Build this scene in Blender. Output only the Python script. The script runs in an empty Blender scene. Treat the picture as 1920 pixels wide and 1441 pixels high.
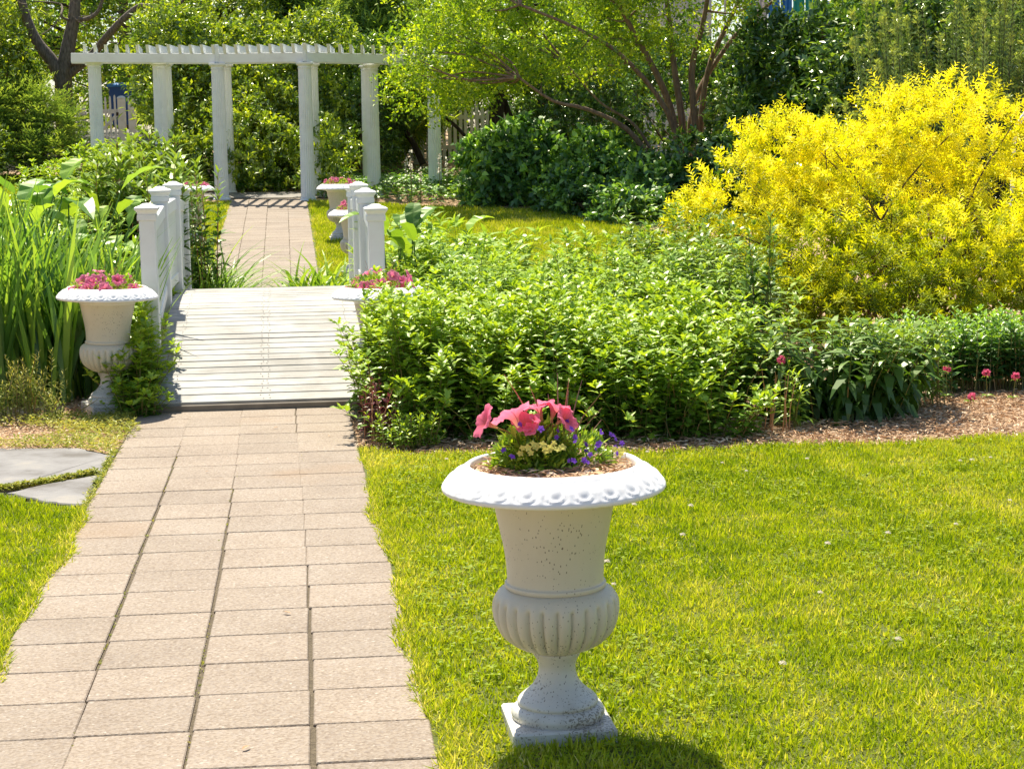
import bpy, math, random
import numpy as np
from mathutils import Vector, Matrix

random.seed(3)
R = np.random.default_rng(11)
S = bpy.context.scene
COL = S.collection
PI = math.pi

# ------------------------------------------------------------------ camera, sky, sun, exposure
cam_d = bpy.data.cameras.new('camera')
cam = bpy.data.objects.new('camera', cam_d); COL.objects.link(cam); S.camera = cam
cam_d.sensor_width = 36.0; cam_d.lens = 36.0 * 3380 / 1920; cam_d.clip_end = 1500; cam_d.clip_start = 0.1
_y, _p, _r = math.radians(7.03), math.radians(7.75), math.radians(0.8)
_f = Vector((math.sin(_y) * math.cos(_p), math.cos(_y) * math.cos(_p), -math.sin(_p)))
_rt = _f.cross(Vector((0, 0, 1))).normalized(); _up = _rt.cross(_f)
_r2 = _rt * math.cos(_r) - _up * math.sin(_r); _u2 = _up * math.cos(_r) + _rt * math.sin(_r)
cam.matrix_world = Matrix(((_r2.x, _u2.x, -_f.x, 0.26), (_r2.y, _u2.y, -_f.y, 0.0), (_r2.z, _u2.z, -_f.z, 1.6), (0, 0, 0, 1)))

SUN_EL = math.radians(60); SUN_AZ = (-0.20, 1.0)            # the sun stands beyond the garden, slightly left
_n = math.hypot(*SUN_AZ)
to_sun = Vector((SUN_AZ[0] / _n * math.cos(SUN_EL), SUN_AZ[1] / _n * math.cos(SUN_EL), math.sin(SUN_EL)))
w = bpy.data.worlds.new('World'); S.world = w; w.use_nodes = True
nt = w.node_tree; nt.nodes.clear()
sky = nt.nodes.new('ShaderNodeTexSky'); sky.sky_type = 'NISHITA'; sky.sun_disc = False
sky.sun_elevation = SUN_EL; sky.sun_rotation = math.atan2(to_sun.x, to_sun.y)
bg = nt.nodes.new('ShaderNodeBackground'); bg.inputs[1].default_value = 0.088
wo = nt.nodes.new('ShaderNodeOutputWorld')
nt.links.new(sky.outputs[0], bg.inputs[0]); nt.links.new(bg.outputs[0], wo.inputs[0])
sl = bpy.data.lights.new('sun', 'SUN'); sl.energy = 5.0; sl.angle = math.radians(0.55); sl.color = (1.0, 0.925, 0.77)
sun = bpy.data.objects.new('sun', sl); COL.objects.link(sun)
sun.rotation_euler = to_sun.to_track_quat('Z', 'Y').to_euler(); sun.location = (0, 20, 30)
S.view_settings.view_transform = 'Standard'; S.view_settings.look = 'None'
S.view_settings.exposure = 0.92; S.view_settings.gamma = 1.0
S.render.engine = 'CYCLES'
cy = S.cycles
cy.use_denoising = True; cy.max_bounces = 7; cy.diffuse_bounces = 4; cy.glossy_bounces = 2; cy.transmission_bounces = 4
cy.transparent_max_bounces = 4; cy.caustics_reflective = False; cy.caustics_refractive = False; cy.sample_clamp_indirect = 6

# ------------------------------------------------------------------ helpers
def gz(y):
    return np.interp(y, [-60, 19.5, 31, 44, 60, 300], [0, 0, 0.70, 1.45, 1.9, 2.5])
def g(y): return float(gz(y))
def nrm(v):
    v = np.asarray(v, float)
    return v / np.maximum(np.linalg.norm(v, axis=-1, keepdims=True), 1e-9)
def rdir(n): return nrm(R.normal(size=(n, 3)))
def U(a, b, n=None): return R.uniform(a, b, n)

def tag(o, label=None, cat=None, group=None, kind=None):
    if label: o['label'] = label
    if cat: o['category'] = cat
    if group: o['group'] = group
    if kind: o['kind'] = kind
    return o
def thing(name, label, cat, loc=(0, 0, 0), group=None):
    o = bpy.data.objects.new(name, None); COL.objects.link(o)
    o.location = loc; o.empty_display_size = 0.1
    return tag(o, label, cat, group)
def obj(name, me, parent=None, loc=None, rot=None, scale=None):
    o = bpy.data.objects.new(name, me); COL.objects.link(o)
    if parent: o.parent = parent
    if loc is not None: o.location = loc
    if rot is not None: o.rotation_euler = rot
    if scale is not None: o.scale = scale
    return o
def tree_copy(o, parent=None):
    c = o.copy(); COL.objects.link(c)
    if parent: c.parent = parent
    for ch in list(o.children): tree_copy(ch, c)
    return c

class Geo:
    """collects numpy vertices, faces and a per-vertex tone, and becomes ONE mesh"""
    def __init__(s): s.V = []; s.F = []; s.T = []; s.n = 0
    def add(s, V, F, tone=0.5):
        V = np.asarray(V, float).reshape(-1, 3); F = np.asarray(F, int)
        s.V.append(V); s.F.append(F + s.n); s.n += len(V)
        s.T.append(np.broadcast_to(np.asarray(tone, float), (len(V),)))
    def mesh(s, name, mat, origin=(0, 0, 0), smooth=False):
        V = np.concatenate(s.V) - np.asarray(origin, float); T = np.concatenate(s.T)
        sizes = np.concatenate([np.full(len(f), f.shape[1]) for f in s.F]); loops = np.concatenate([f.ravel() for f in s.F])
        me = bpy.data.meshes.new(name)
        me.vertices.add(len(V)); me.vertices.foreach_set('co', V.astype(np.float32).ravel())
        me.loops.add(len(loops)); me.loops.foreach_set('vertex_index', loops.astype(np.int32))
        me.polygons.add(len(sizes))
        st = np.zeros(len(sizes), np.int32); st[1:] = np.cumsum(sizes)[:-1]
        me.polygons.foreach_set('loop_start', st)
        me.polygons.foreach_set('use_smooth', np.full(len(sizes), bool(smooth)))
        at = me.attributes.new('tone', 'FLOAT', 'POINT'); at.data.foreach_set('value', T.astype(np.float32))
        me.update(calc_edges=True); me.validate()
        me.materials.append(mat)
        return me
    def build(s, name, mat, parent=None, origin=None, smooth=False):
        if origin is None: origin = tuple(parent.location) if parent else (0, 0, 0)
        o = obj(name, s.mesh(name, mat, origin, smooth), parent)
        if not parent: o.location = origin
        return o

def box(geo, x0, x1, y0, y1, z0, z1, bev=0.0, tone=0.5, M=None):
    """box with a chamfer on every edge"""
    c = np.array([(x0 + x1) / 2, (y0 + y1) / 2, (z0 + z1) / 2]); h = np.array([x1 - x0, y1 - y0, z1 - z0]) / 2
    if bev <= 0:
        V = np.array([[sx, sy, sz] for sx in (-1, 1) for sy in (-1, 1) for sz in (-1, 1)], float) * h
        F = [[0, 1, 3, 2], [4, 6, 7, 5], [0, 4, 5, 1], [2, 3, 7, 6], [0, 2, 6, 4], [1, 5, 7, 3]]
        V = V + c
        if M is not None: V = (M @ np.c_[V, np.ones(len(V))].T).T[:, :3]
        geo.add(V, F, tone); return
    V = []; idx = {}
    for sx in (-1, 1):
        for sy in (-1, 1):
            for sz in (-1, 1):
                s3 = np.array([sx, sy, sz])
                for a in range(3):
                    v = s3 * (h - bev); v[a] = s3[a] * h[a]; idx[(sx, sy, sz, a)] = len(V); V.append(v)
    F4 = []; F3 = []
    for a in range(3):
        b, d = (a + 1) % 3, (a + 2) % 3
        for s in (-1, 1):
            q = []
            for sb, sd in ((-1, -1), (1, -1), (1, 1), (-1, 1)):
                k = [0, 0, 0]; k[a] = s; k[b] = sb; k[d] = sd; q.append(idx[(*k, a)])
            F4.append(q if s > 0 else q[::-1])
        for sb in (-1, 1):
            for sd in (-1, 1):
                k0 = [0, 0, 0]; k1 = [0, 0, 0]; k0[b] = k1[b] = sb; k0[d] = k1[d] = sd; k0[a] = -1; k1[a] = 1
                q = [idx[(*k0, b)], idx[(*k1, b)], idx[(*k1, d)], idx[(*k0, d)]]
                F4.append(q if sb * sd > 0 else q[::-1])
    for sx in (-1, 1):
        for sy in (-1, 1):
            for sz in (-1, 1):
                q = [idx[(sx, sy, sz, a)] for a in range(3)]
                F3.append(q if sx * sy * sz > 0 else q[::-1])
    V = np.array(V) + c
    if M is not None: V = (M @ np.c_[V, np.ones(len(V))].T).T[:, :3]
    n0 = geo.n
    geo.add(V, np.array(F4), tone)
    geo.F.append(np.array(F3) + n0)
def box_mesh(name, mat, *a, **k):
    q = Geo(); box(q, *a, **k); return q.mesh(name, mat)

def tube(geo, pts, radii, sides=6, tone=0.5, cap=True):
    P = np.asarray(pts, float); n = len(P); rad = np.broadcast_to(np.asarray(radii, float), (n,))
    T = np.gradient(P, axis=0); T = nrm(T)
    ref = np.array([0, 0, 1.0]) if abs(T[0, 2]) < 0.9 else np.array([1.0, 0, 0])
    A = nrm(np.cross(T, ref)); B = np.cross(T, A)
    for i in range(1, n):                                          # keep the frame from flipping
        if A[i] @ A[i - 1] < 0: A[i] *= -1; B[i] *= -1
    th = np.linspace(0, 2 * PI, sides, endpoint=False)
    V = (P[:, None] + rad[:, None, None] * (np.cos(th)[None, :, None] * A[:, None] + np.sin(th)[None, :, None] * B[:, None])).reshape(-1, 3)
    F = [[i * sides + j, i * sides + (j + 1) % sides, (i + 1) * sides + (j + 1) % sides, (i + 1) * sides + j] for i in range(n - 1) for j in range(sides)]
    n0 = geo.n; geo.add(V, F, tone)
    if cap:
        for k in (0, n - 1):
            geo.F.append(np.array([[n0 + k * sides + 0, n0 + k * sides + j, n0 + k * sides + j + 1] for j in range(1, sides - 1)]))
def prisms(geo, P0, P1, r0, r1, tone=0.5):
    """many thin three-sided stems at once"""
    P0 = np.asarray(P0, float); P1 = np.asarray(P1, float); n = len(P0)
    D = nrm(P1 - P0); A = nrm(np.cross(D, rdir(n))); B = np.cross(D, A)
    th = np.array([0, 2 * PI / 3, 4 * PI / 3])
    ring = np.cos(th)[None, :, None] * A[:, None] + np.sin(th)[None, :, None] * B[:, None]
    r0 = np.broadcast_to(np.asarray(r0, float), (n,)); r1 = np.broadcast_to(np.asarray(r1, float), (n,))
    V = np.concatenate([P0[:, None] + ring * r0[:, None, None], P1[:, None] + ring * r1[:, None, None]], 1)
    base = (np.arange(n) * 6)[:, None, None]
    F = base + np.array([[0, 1, 4, 3], [1, 2, 5, 4], [2, 0, 3, 5]])[None]
    geo.add(V.reshape(-1, 3), F.reshape(-1, 4), np.repeat(np.broadcast_to(np.asarray(tone, float), (n,)), 6))
def curve_pts(ctrl, n=12):
    """smooth curve through control points (Catmull-Rom)"""
    C = np.asarray(ctrl, float)
    if len(C) == 2: return C[0] + (C[1] - C[0]) * np.linspace(0, 1, n)[:, None]
    Q = np.vstack([2 * C[0] - C[1], C, 2 * C[-1] - C[-2]]); out = []
    m = len(C) - 1
    for t in np.linspace(0, m, n):
        i = min(int(t), m - 1); u = t - i; p0, p1, p2, p3 = Q[i:i + 4]
        out.append(0.5 * (2 * p1 + (p2 - p0) * u + (2 * p0 - 5 * p1 + 4 * p2 - p3) * u * u + (3 * p1 - p0 - 3 * p2 + p3) * u ** 3))
    return np.array(out)

# leaf templates: (across, along, lift)
KITE = (np.array([[0, 0, 0], [.5, .42, .06], [-.5, .42, .06], [0, 1, -.06]]), np.array([[0, 1, 3], [0, 3, 2]]))
OVAL = (np.array([[0, 0, 0], [.5, .36, .09], [0, .42, 0], [-.5, .36, .09], [.34, .74, .02], [0, .76, -.05], [-.34, .74, .02], [0, 1.02, -.16]]),
        np.array([[0, 1, 2], [0, 2, 3], [1, 4, 5], [1, 5, 2], [2, 5, 6], [2, 6, 3], [4, 7, 5], [5, 7, 6]]))
LANCE = (np.array([[0, 0, 0], [.5, .33, .05], [-.5, .33, .05], [.3, .7, -.08], [-.3, .7, -.08], [0, 1, -.3]]), np.array([[0, 1, 2], [1, 3, 4], [1, 4, 2], [3, 5, 4]]))
HEX = (np.array([[0, 0, 0], [.46, .3, .05], [-.46, .3, .05], [.38, .68, -.01], [-.38, .68, -.01], [0, 1.0, -.14]]), np.array([[0, 1, 2], [1, 3, 4], [1, 4, 2], [3, 5, 4]]))
LOBED = (np.array([[0, 0, 0], [.5, .40, .06], [.2, .50, .02], [.40, .74, .02], [0, 1, -.1], [-.40, .74, .02], [-.2, .50, .02], [-.5, .40, .06]]),
         np.array([[0, 1, 2], [0, 2, 6], [0, 6, 7], [2, 3, 4], [2, 4, 6], [6, 4, 5]]))
def leaves(geo, tpl, P, D, N, L, W, tone):
    P = np.asarray(P, float); n = len(P)
    if n == 0: return
    D = nrm(D); X = nrm(np.cross(D, N)); N2 = np.cross(X, D)
    L = np.broadcast_to(np.asarray(L, float), (n,)); W = np.broadcast_to(np.asarray(W, float), (n,))
    V0, F0 = tpl; m = len(V0)
    V = (P[:, None] + X[:, None] * (V0[None, :, 0] * W[:, None])[..., None] + D[:, None] * (V0[None, :, 1] * L[:, None])[..., None]
         + N2[:, None] * (V0[None, :, 2] * L[:, None])[..., None])
    F = (np.arange(n) * m)[:, None, None] + F0[None]
    geo.add(V.reshape(-1, 3), F.reshape(-1, 3), np.repeat(np.broadcast_to(np.asarray(tone, float), (n,)), m))
def blades(geo, P, H, W, lean, az, bend, tone, seg=4, tipw=0.06):
    """grass-like blades: base point, length, width, lean angle, azimuth, extra bend along the length"""
    P = np.asarray(P, float); n = len(P)
    H, W, lean, az, bend, tone = [np.broadcast_to(np.asarray(a, float), (n,)) for a in (H, W, lean, az, bend, tone)]
    hd = np.c_[np.cos(az), np.sin(az), np.zeros(n)]; side = np.c_[-np.sin(az), np.cos(az), np.zeros(n)]
    tw = U(-0.9, 0.9, n)[:, None]; side = side * np.cos(tw) + hd * np.sin(tw)
    pts = [P]; 
    for k in range(seg):
        a = lean + bend * ((k + 0.5) / seg) ** 1.5
        pts.append(pts[-1] + (hd * np.sin(a)[:, None] + np.array([0, 0, 1.0]) * np.cos(a)[:, None]) * (H / seg)[:, None])
    V = []
    for k, p in enumerate(pts):
        t = k / seg; wd = W * (0.75 + 0.5 * t if t < 0.5 else (1.0 - (t - 0.5) * 2 * (1 - tipw)))
        V += [p - side * (wd / 2)[:, None], p + side * (wd / 2)[:, None]]
    V = np.stack(V, 1); m = V.shape[1]
    F = (np.arange(n) * m)[:, None, None] + np.array([[2 * k, 2 * k + 1, 2 * k + 3, 2 * k + 2] for k in range(seg)])[None]
    geo.add(V.reshape(-1, 3), F.reshape(-1, 4), np.repeat(tone, m))
def wob(P, s, ph=0.0):
    P = np.asarray(P, float) * s
    return (np.sin(P[:, 0] * 1.7 + 1.3 * np.sin(P[:, 1] * 1.1 + ph) + ph) + np.sin(P[:, 1] * 1.9 + 1.1 * np.sin(P[:, 2] * 1.3) + 2.1 * ph)
            + np.sin(P[:, 2] * 2.1 + 1.2 * np.sin(P[:, 0] * 0.9 + ph) + 0.7 * ph)) / 3
def shell(ells, n, lo=0.72, hi=1.05, rough=0.16, zmin=None, gap=None, ph=0.0):
    """points (and outward normals) near the surface of a union of ellipsoids, uneven, with gaps"""
    E = np.asarray(ells, float); c = E[:, :3]; r = E[:, 3:]
    wgt = (r[:, 0] * r[:, 1] + r[:, 1] * r[:, 2] + r[:, 0] * r[:, 2]); wgt /= wgt.sum()
    outP, outN, got = [], [], 0
    while got < n:
        k = R.choice(len(E), size=n * 2, p=wgt); d = rdir(n * 2)
        rr = U(lo, hi, n * 2) ** 0.7 * (1 + rough * wob(d * 2.2 + c[k] * 0.7, 1.6, ph + 1.0))
        P = c[k] + d * r[k] * rr[:, None]; ok = np.ones(len(P), bool)
        for j in range(len(E)):
            ins = (((P - c[j]) / r[j]) ** 2).sum(1) < 0.55
            ok &= ~(ins & (k != j))
        if zmin is not None: ok &= P[:, 2] > zmin
        if gap is not None: ok &= wob(P, gap[0], ph) > gap[1] + U(-.12, .12, len(P))
        P = P[ok]; Nn = nrm(d[ok] / r[k][ok]); outP.append(P); outN.append(Nn); got += len(P)
    return np.concatenate(outP)[:n], np.concatenate(outN)[:n]
def crown(geo, ells, ncl, nleaf, L, W, tpl=KITE, twig=0.25, up=0.35, hang=0.0, tone=(0.1, 0.9), flat=0.6, **kw):
    """leafy twigs spread through a crown's outer volume"""
    ncl = int(ncl * .78); L *= 1.12; W *= 1.14
    P, N = shell(ells, ncl, **kw)
    A = nrm(N + np.array([0, 0, up]) + rdir(ncl) * 0.55)
    i = np.repeat(np.arange(ncl), nleaf); n = len(i); t = U(0, 1, n)
    Q = P[i] + A[i] * (t * twig * U(.7, 1.3, n))[:, None] + rdir(n) * (twig * 0.16)
    D = nrm(A[i] * 0.55 + rdir(n) * 0.9 + np.array([0, 0, -hang]))
    Nn = nrm(N[i] * 0.5 + np.array([0, 0, flat]) + rdir(n) * 0.55)
    ct = U(tone[0], tone[1], ncl); tn = np.clip(ct[i] + U(-.18, .18, n) + 0.15 * (t - .5), 0, 1)
    s = U(.7, 1.25, n)
    leaves(geo, tpl, Q, D, Nn, L * s, W * s, tn)
    return P, A
def stemmy(gl, gs, B, H, lean, gap, L, W, tpl=OVAL, per=2, start=0.15, el=(65, 5), tone=(0.25, 0.95), srad=0.004, size=(0.95, 1.05, 0.5), droop=0.0):
    """upright leafy stems"""
    B = np.asarray(B, float); n = len(B); H = np.broadcast_to(np.asarray(H, float), (n,))
    K = np.maximum((H * (1 - start) / gap).astype(int), 3); i = np.repeat(np.arange(n), K)
    k = np.concatenate([np.arange(q) for q in K]); t = start + (1 - start) * (k + 0.6) / K[i]
    az0 = U(0, 6.28, n); lean = np.asarray(lean, float)
    ctr = B[i] + np.c_[lean[i] * (t ** 1.5)[:, None], H[i] * t]
    for j in range(per):
        az = az0[i] + k * 1.75 + j * 2 * PI / per + U(-.4, .4, len(i))
        e = np.radians(el[1] + (el[0] - el[1]) * t ** 2.2 + U(-14, 14, len(i))) - droop * (1 - t)
        D = np.c_[np.cos(az) * np.cos(e), np.sin(az) * np.cos(e), np.sin(e)]
        Nn = np.c_[-np.cos(az) * np.sin(e), -np.sin(az) * np.sin(e), np.cos(e)] + rdir(len(i)) * 0.25
        sz = np.interp(t, [0, .55, 1], size) * U(.75, 1.2, len(i))
        tn = np.clip(tone[0] + (tone[1] - tone[0]) * t ** 2 + U(-.17, .17, len(i)), 0, 1)
        leaves(gl, tpl, ctr + D * srad, D, Nn, L * sz, W * sz, tn)
    M = B + np.c_[lean * 0.35, H * 0.5]; T = B + np.c_[lean, H]
    prisms(gs, B - [0, 0, 0.02], M, srad, srad * .8, U(0, 1, n)); prisms(gs, M, T, srad * .8, srad * .4, U(0, 1, n))
def in_ellipse(n, cx, cy, rx, ry):
    a = U(0, 6.28, n); r = np.sqrt(U(0, 1, n))
    return np.c_[cx + rx * r * np.cos(a), cy + ry * r * np.sin(a)]
def on_ground(XY, off=0.0): return np.c_[XY, gz(XY[:, 1]) + off]

# ------------------------------------------------------------------ materials
def mat_new(name):
    m = bpy.data.materials.new(name); m.use_nodes = True; t = m.node_tree; t.nodes.clear()
    o = t.nodes.new('ShaderNodeOutputMaterial'); return m, t, o
def node(t, typ, **kw):
    n = t.nodes.new(typ)
    for k, v in kw.items():
        if k.startswith('i_'):
            key = k[2:]; key = int(key) if key.isdigit() else key.replace('_', ' ')
            n.inputs[key].default_value = v
        else: setattr(n, k, v)
    return n
def ramp(t, stops, fac=None):
    r = t.nodes.new('ShaderNodeValToRGB'); e = r.color_ramp.elements
    while len(e) > 1: e.remove(e[-1])
    e[0].position = stops[0][0]; e[0].color = (*stops[0][1], 1)
    for p, c in stops[1:]:
        q = e.new(p); q.color = (*c, 1)
    if fac is not None: t.links.new(fac, r.inputs[0])
    return r
def leaf_mat(name, stops, trans=0.45, tcol=(1.25, 1.15, 0.55), gloss=0.06, rough=0.38, k=1.75):
    """thin leaf: reflects, and lets warmer light through"""
    m, t, o = mat_new(name); L = t.links.new
    at = node(t, 'ShaderNodeAttribute', attribute_name='tone')
    no = node(t, 'ShaderNodeTexNoise', i_Scale=1.3, i_Detail=2.0); tc = node(t, 'ShaderNodeTexCoord')
    L(tc.outputs['Object'], no.inputs['Vector'])
    ma = node(t, 'ShaderNodeMath', operation='MULTIPLY_ADD'); ma.inputs[1].default_value = 0.35
    L(no.outputs[0], ma.inputs[0]); L(at.outputs['Fac'], ma.inputs[2])
    sb = node(t, 'ShaderNodeMath', operation='SUBTRACT', use_clamp=True); sb.inputs[1].default_value = 0.175; L(ma.outputs[0], sb.inputs[0])
    rp = ramp(t, [(p_, tuple(c_ * k for c_ in col_)) for p_, col_ in stops], sb.outputs[0])
    df = node(t, 'ShaderNodeBsdfDiffuse'); L(rp.outputs[0], df.inputs[0])
    tm = node(t, 'ShaderNodeMixRGB', blend_type='MULTIPLY'); tm.inputs[0].default_value = 1.0; tm.inputs[2].default_value = (*tcol, 1); L(rp.outputs[0], tm.inputs[1])
    tr = node(t, 'ShaderNodeBsdfTranslucent'); L(tm.outputs[0], tr.inputs[0])
    m1 = node(t, 'ShaderNodeMixShader'); m1.inputs[0].default_value = trans; L(df.outputs[0], m1.inputs[1]); L(tr.outputs[0], m1.inputs[2])
    gl = node(t, 'ShaderNodeBsdfGlossy'); gl.inputs['Roughness'].default_value = rough; gl.inputs[0].default_value = (.95, 1, .80, 1)
    m2 = node(t, 'ShaderNodeMixShader'); m2.inputs[0].default_value = gloss * .6; L(m1.outputs[0], m2.inputs[1]); L(gl.outputs[0], m2.inputs[2])
    L(m2.outputs[0], o.inputs[0]); return m
def bark_mat(name, a, b, scale=14):
    m, t, o = mat_new(name); L = t.links.new
    tc = node(t, 'ShaderNodeTexCoord'); mp = node(t, 'ShaderNodeMapping'); mp.inputs['Scale'].default_value = (3, 3, 0.8); L(tc.outputs['Object'], mp.inputs[0])
    no = node(t, 'ShaderNodeTexNoise', i_Scale=scale, i_Detail=6.0); L(mp.outputs[0], no.inputs['Vector'])
    rp = ramp(t, [(.3, a), (.7, b)], no.outputs[0])
    bs = node(t, 'ShaderNodeBsdfPrincipled', i_Roughness=0.9); L(rp.outputs[0], bs.inputs[0])
    bu = node(t, 'ShaderNodeBump'); bu.inputs['Strength'].default_value = 0.6; bu.inputs['Distance'].default_value = 0.02
    L(no.outputs[0], bu.inputs['Height']); L(bu.outputs[0], bs.inputs['Normal']); L(bs.outputs[0], o.inputs[0]); return m
def simple_mat(name, col, rough=0.6, tone_to=None, metallic=0.0):
    m, t, o = mat_new(name); L = t.links.new
    bs = node(t, 'ShaderNodeBsdfPrincipled', i_Roughness=rough, i_Metallic=metallic)
    no = node(t, 'ShaderNodeTexNoise', i_Scale=9.0, i_Detail=4.0); tc = node(t, 'ShaderNodeTexCoord'); L(tc.outputs['Object'], no.inputs['Vector'])
    c2 = tone_to or tuple(x * 0.8 for x in col)
    rp = ramp(t, [(.3, col), (.75, c2)], no.outputs[0]); L(rp.outputs[0], bs.inputs[0]); L(bs.outputs[0], o.inputs[0]); return m
def petal_mat(name, stops, trans=0.5):
    m, t, o = mat_new(name); L = t.links.new
    at = node(t, 'ShaderNodeAttribute', attribute_name='tone'); rp = ramp(t, stops, at.outputs['Fac'])
    df = node(t, 'ShaderNodeBsdfDiffuse'); tr = node(t, 'ShaderNodeBsdfTranslucent'); L(rp.outputs[0], df.inputs[0]); L(rp.outputs[0], tr.inputs[0])
    mx = node(t, 'ShaderNodeMixShader'); mx.inputs[0].default_value = trans; L(df.outputs[0], mx.inputs[1]); L(tr.outputs[0], mx.inputs[2]); L(mx.outputs[0], o.inputs[0]); return m

def white_paint(name, col=(0.78, 0.78, 0.76), dirt=(0.42, 0.37, 0.30), specks=False, grime=0.5, rough=0.45, fine=0.0):
    m, t, o = mat_new(name); L = t.links.new
    tc = node(t, 'ShaderNodeTexCoord')
    n1 = node(t, 'ShaderNodeTexNoise', i_Scale=4.0, i_Detail=6.0, i_Roughness=0.65); L(tc.outputs['Object'], n1.inputs['Vector'])
    r1 = ramp(t, [(.48, (0, 0, 0)), (.78, (grime, grime, grime))], n1.outputs[0])
    mx = node(t, 'ShaderNodeMixRGB'); mx.inputs[1].default_value = (*col, 1); mx.inputs[2].default_value = (*dirt, 1); L(r1.outputs[0], mx.inputs[0])
    last = mx.outputs[0]
    if specks:
        for sc, lo, hi, c in ((120, .245, .20, (0.12, 0.10, 0.07)), (48, .125, .085, (0.10, 0.075, 0.045))):
            mp = node(t, 'ShaderNodeMapping'); mp.inputs['Scale'].default_value = (1.0, 1.0, 0.5); mp.inputs['Rotation'].default_value = (.5, .9, .2); L(tc.outputs['Object'], mp.inputs[0])
            nn = node(t, 'ShaderNodeTexNoise', i_Scale=5.0, i_Detail=1.0); L(tc.outputs['Object'], nn.inputs['Vector'])
            vo = node(t, 'ShaderNodeTexVoronoi', i_Scale=float(sc)); L(mp.outputs[0], vo.inputs['Vector'])
            sub = node(t, 'ShaderNodeMath', operation='MULTIPLY_ADD'); sub.inputs[1].default_value = 0.55; L(nn.outputs[0], sub.inputs[0]); L(vo.outputs['Distance'], sub.inputs[2])
            rr = ramp(t, [(hi + .17, (.85, .85, .85)), (lo + .17, (0, 0, 0))], sub.outputs[0])
            mm = node(t, 'ShaderNodeMixRGB'); mm.inputs[2].default_value = (*c, 1); L(rr.outputs[0], mm.inputs[0]); L(last, mm.inputs[1]); last = mm.outputs[0]
    if fine:                                                        # peppering of lichen that gathers in patches
        f1 = node(t, 'ShaderNodeTexNoise', i_Scale=150.0, i_Detail=2.0); f2 = node(t, 'ShaderNodeTexNoise', i_Scale=7.0, i_Detail=3.0); L(tc.outputs['Object'], f1.inputs['Vector']); L(tc.outputs['Object'], f2.inputs['Vector'])
        fm = node(t, 'ShaderNodeMath', operation='MULTIPLY_ADD'); fm.inputs[1].default_value = .8; L(f2.outputs[0], fm.inputs[0]); L(f1.outputs[0], fm.inputs[2])
        fr = ramp(t, [(.98, (0, 0, 0)), (1.0, (fine, fine, fine))]); fs = node(t, 'ShaderNodeMath', operation='ADD'); fs.inputs[1].default_value = -.02; L(fm.outputs[0], fs.inputs[0]); L(fs.outputs[0], fr.inputs[0])
        fx_ = node(t, 'ShaderNodeMixRGB'); fx_.inputs[2].default_value = (.17, .14, .10, 1); L(fr.outputs[0], fx_.inputs[0]); L(last, fx_.inputs[1]); last = fx_.outputs[0]
    bs = node(t, 'ShaderNodeBsdfPrincipled', i_Roughness=rough); L(last, bs.inputs[0])
    n2 = node(t, 'ShaderNodeTexNoise', i_Scale=60.0, i_Detail=3.0); L(tc.outputs['Object'], n2.inputs['Vector'])
    bu = node(t, 'ShaderNodeBump'); bu.inputs['Strength'].default_value = 0.12; bu.inputs['Distance'].default_value = 0.004; L(n2.outputs[0], bu.inputs['Height']); L(bu.outputs[0], bs.inputs['Normal'])
    L(bs.outputs[0], o.inputs[0]); return m
M_urn = white_paint('urn_paint', (0.62, 0.57, 0.455), (0.42, 0.35, 0.25), specks=True, grime=0.35)
M_urn_foot = white_paint('urn_foot_paint', (0.62, 0.59, 0.53), (0.30, 0.24, 0.17), specks=True, grime=0.75, fine=.8)
M_rim = white_paint('rim_paint', (0.82, 0.82, 0.82), (0.5, 0.46, 0.42), grime=0.25)
M_wood = white_paint('white_painted_wood', (0.78, 0.78, 0.76), (0.55, 0.52, 0.46), grime=0.35)
M_perg = white_paint('pergola_paint', (0.80, 0.82, 0.81), (0.50, 0.49, 0.45), grime=0.4)
M_picket = white_paint('picket_paint', (0.80, 0.80, 0.79), (0.42, 0.40, 0.36), grime=0.6)

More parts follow.
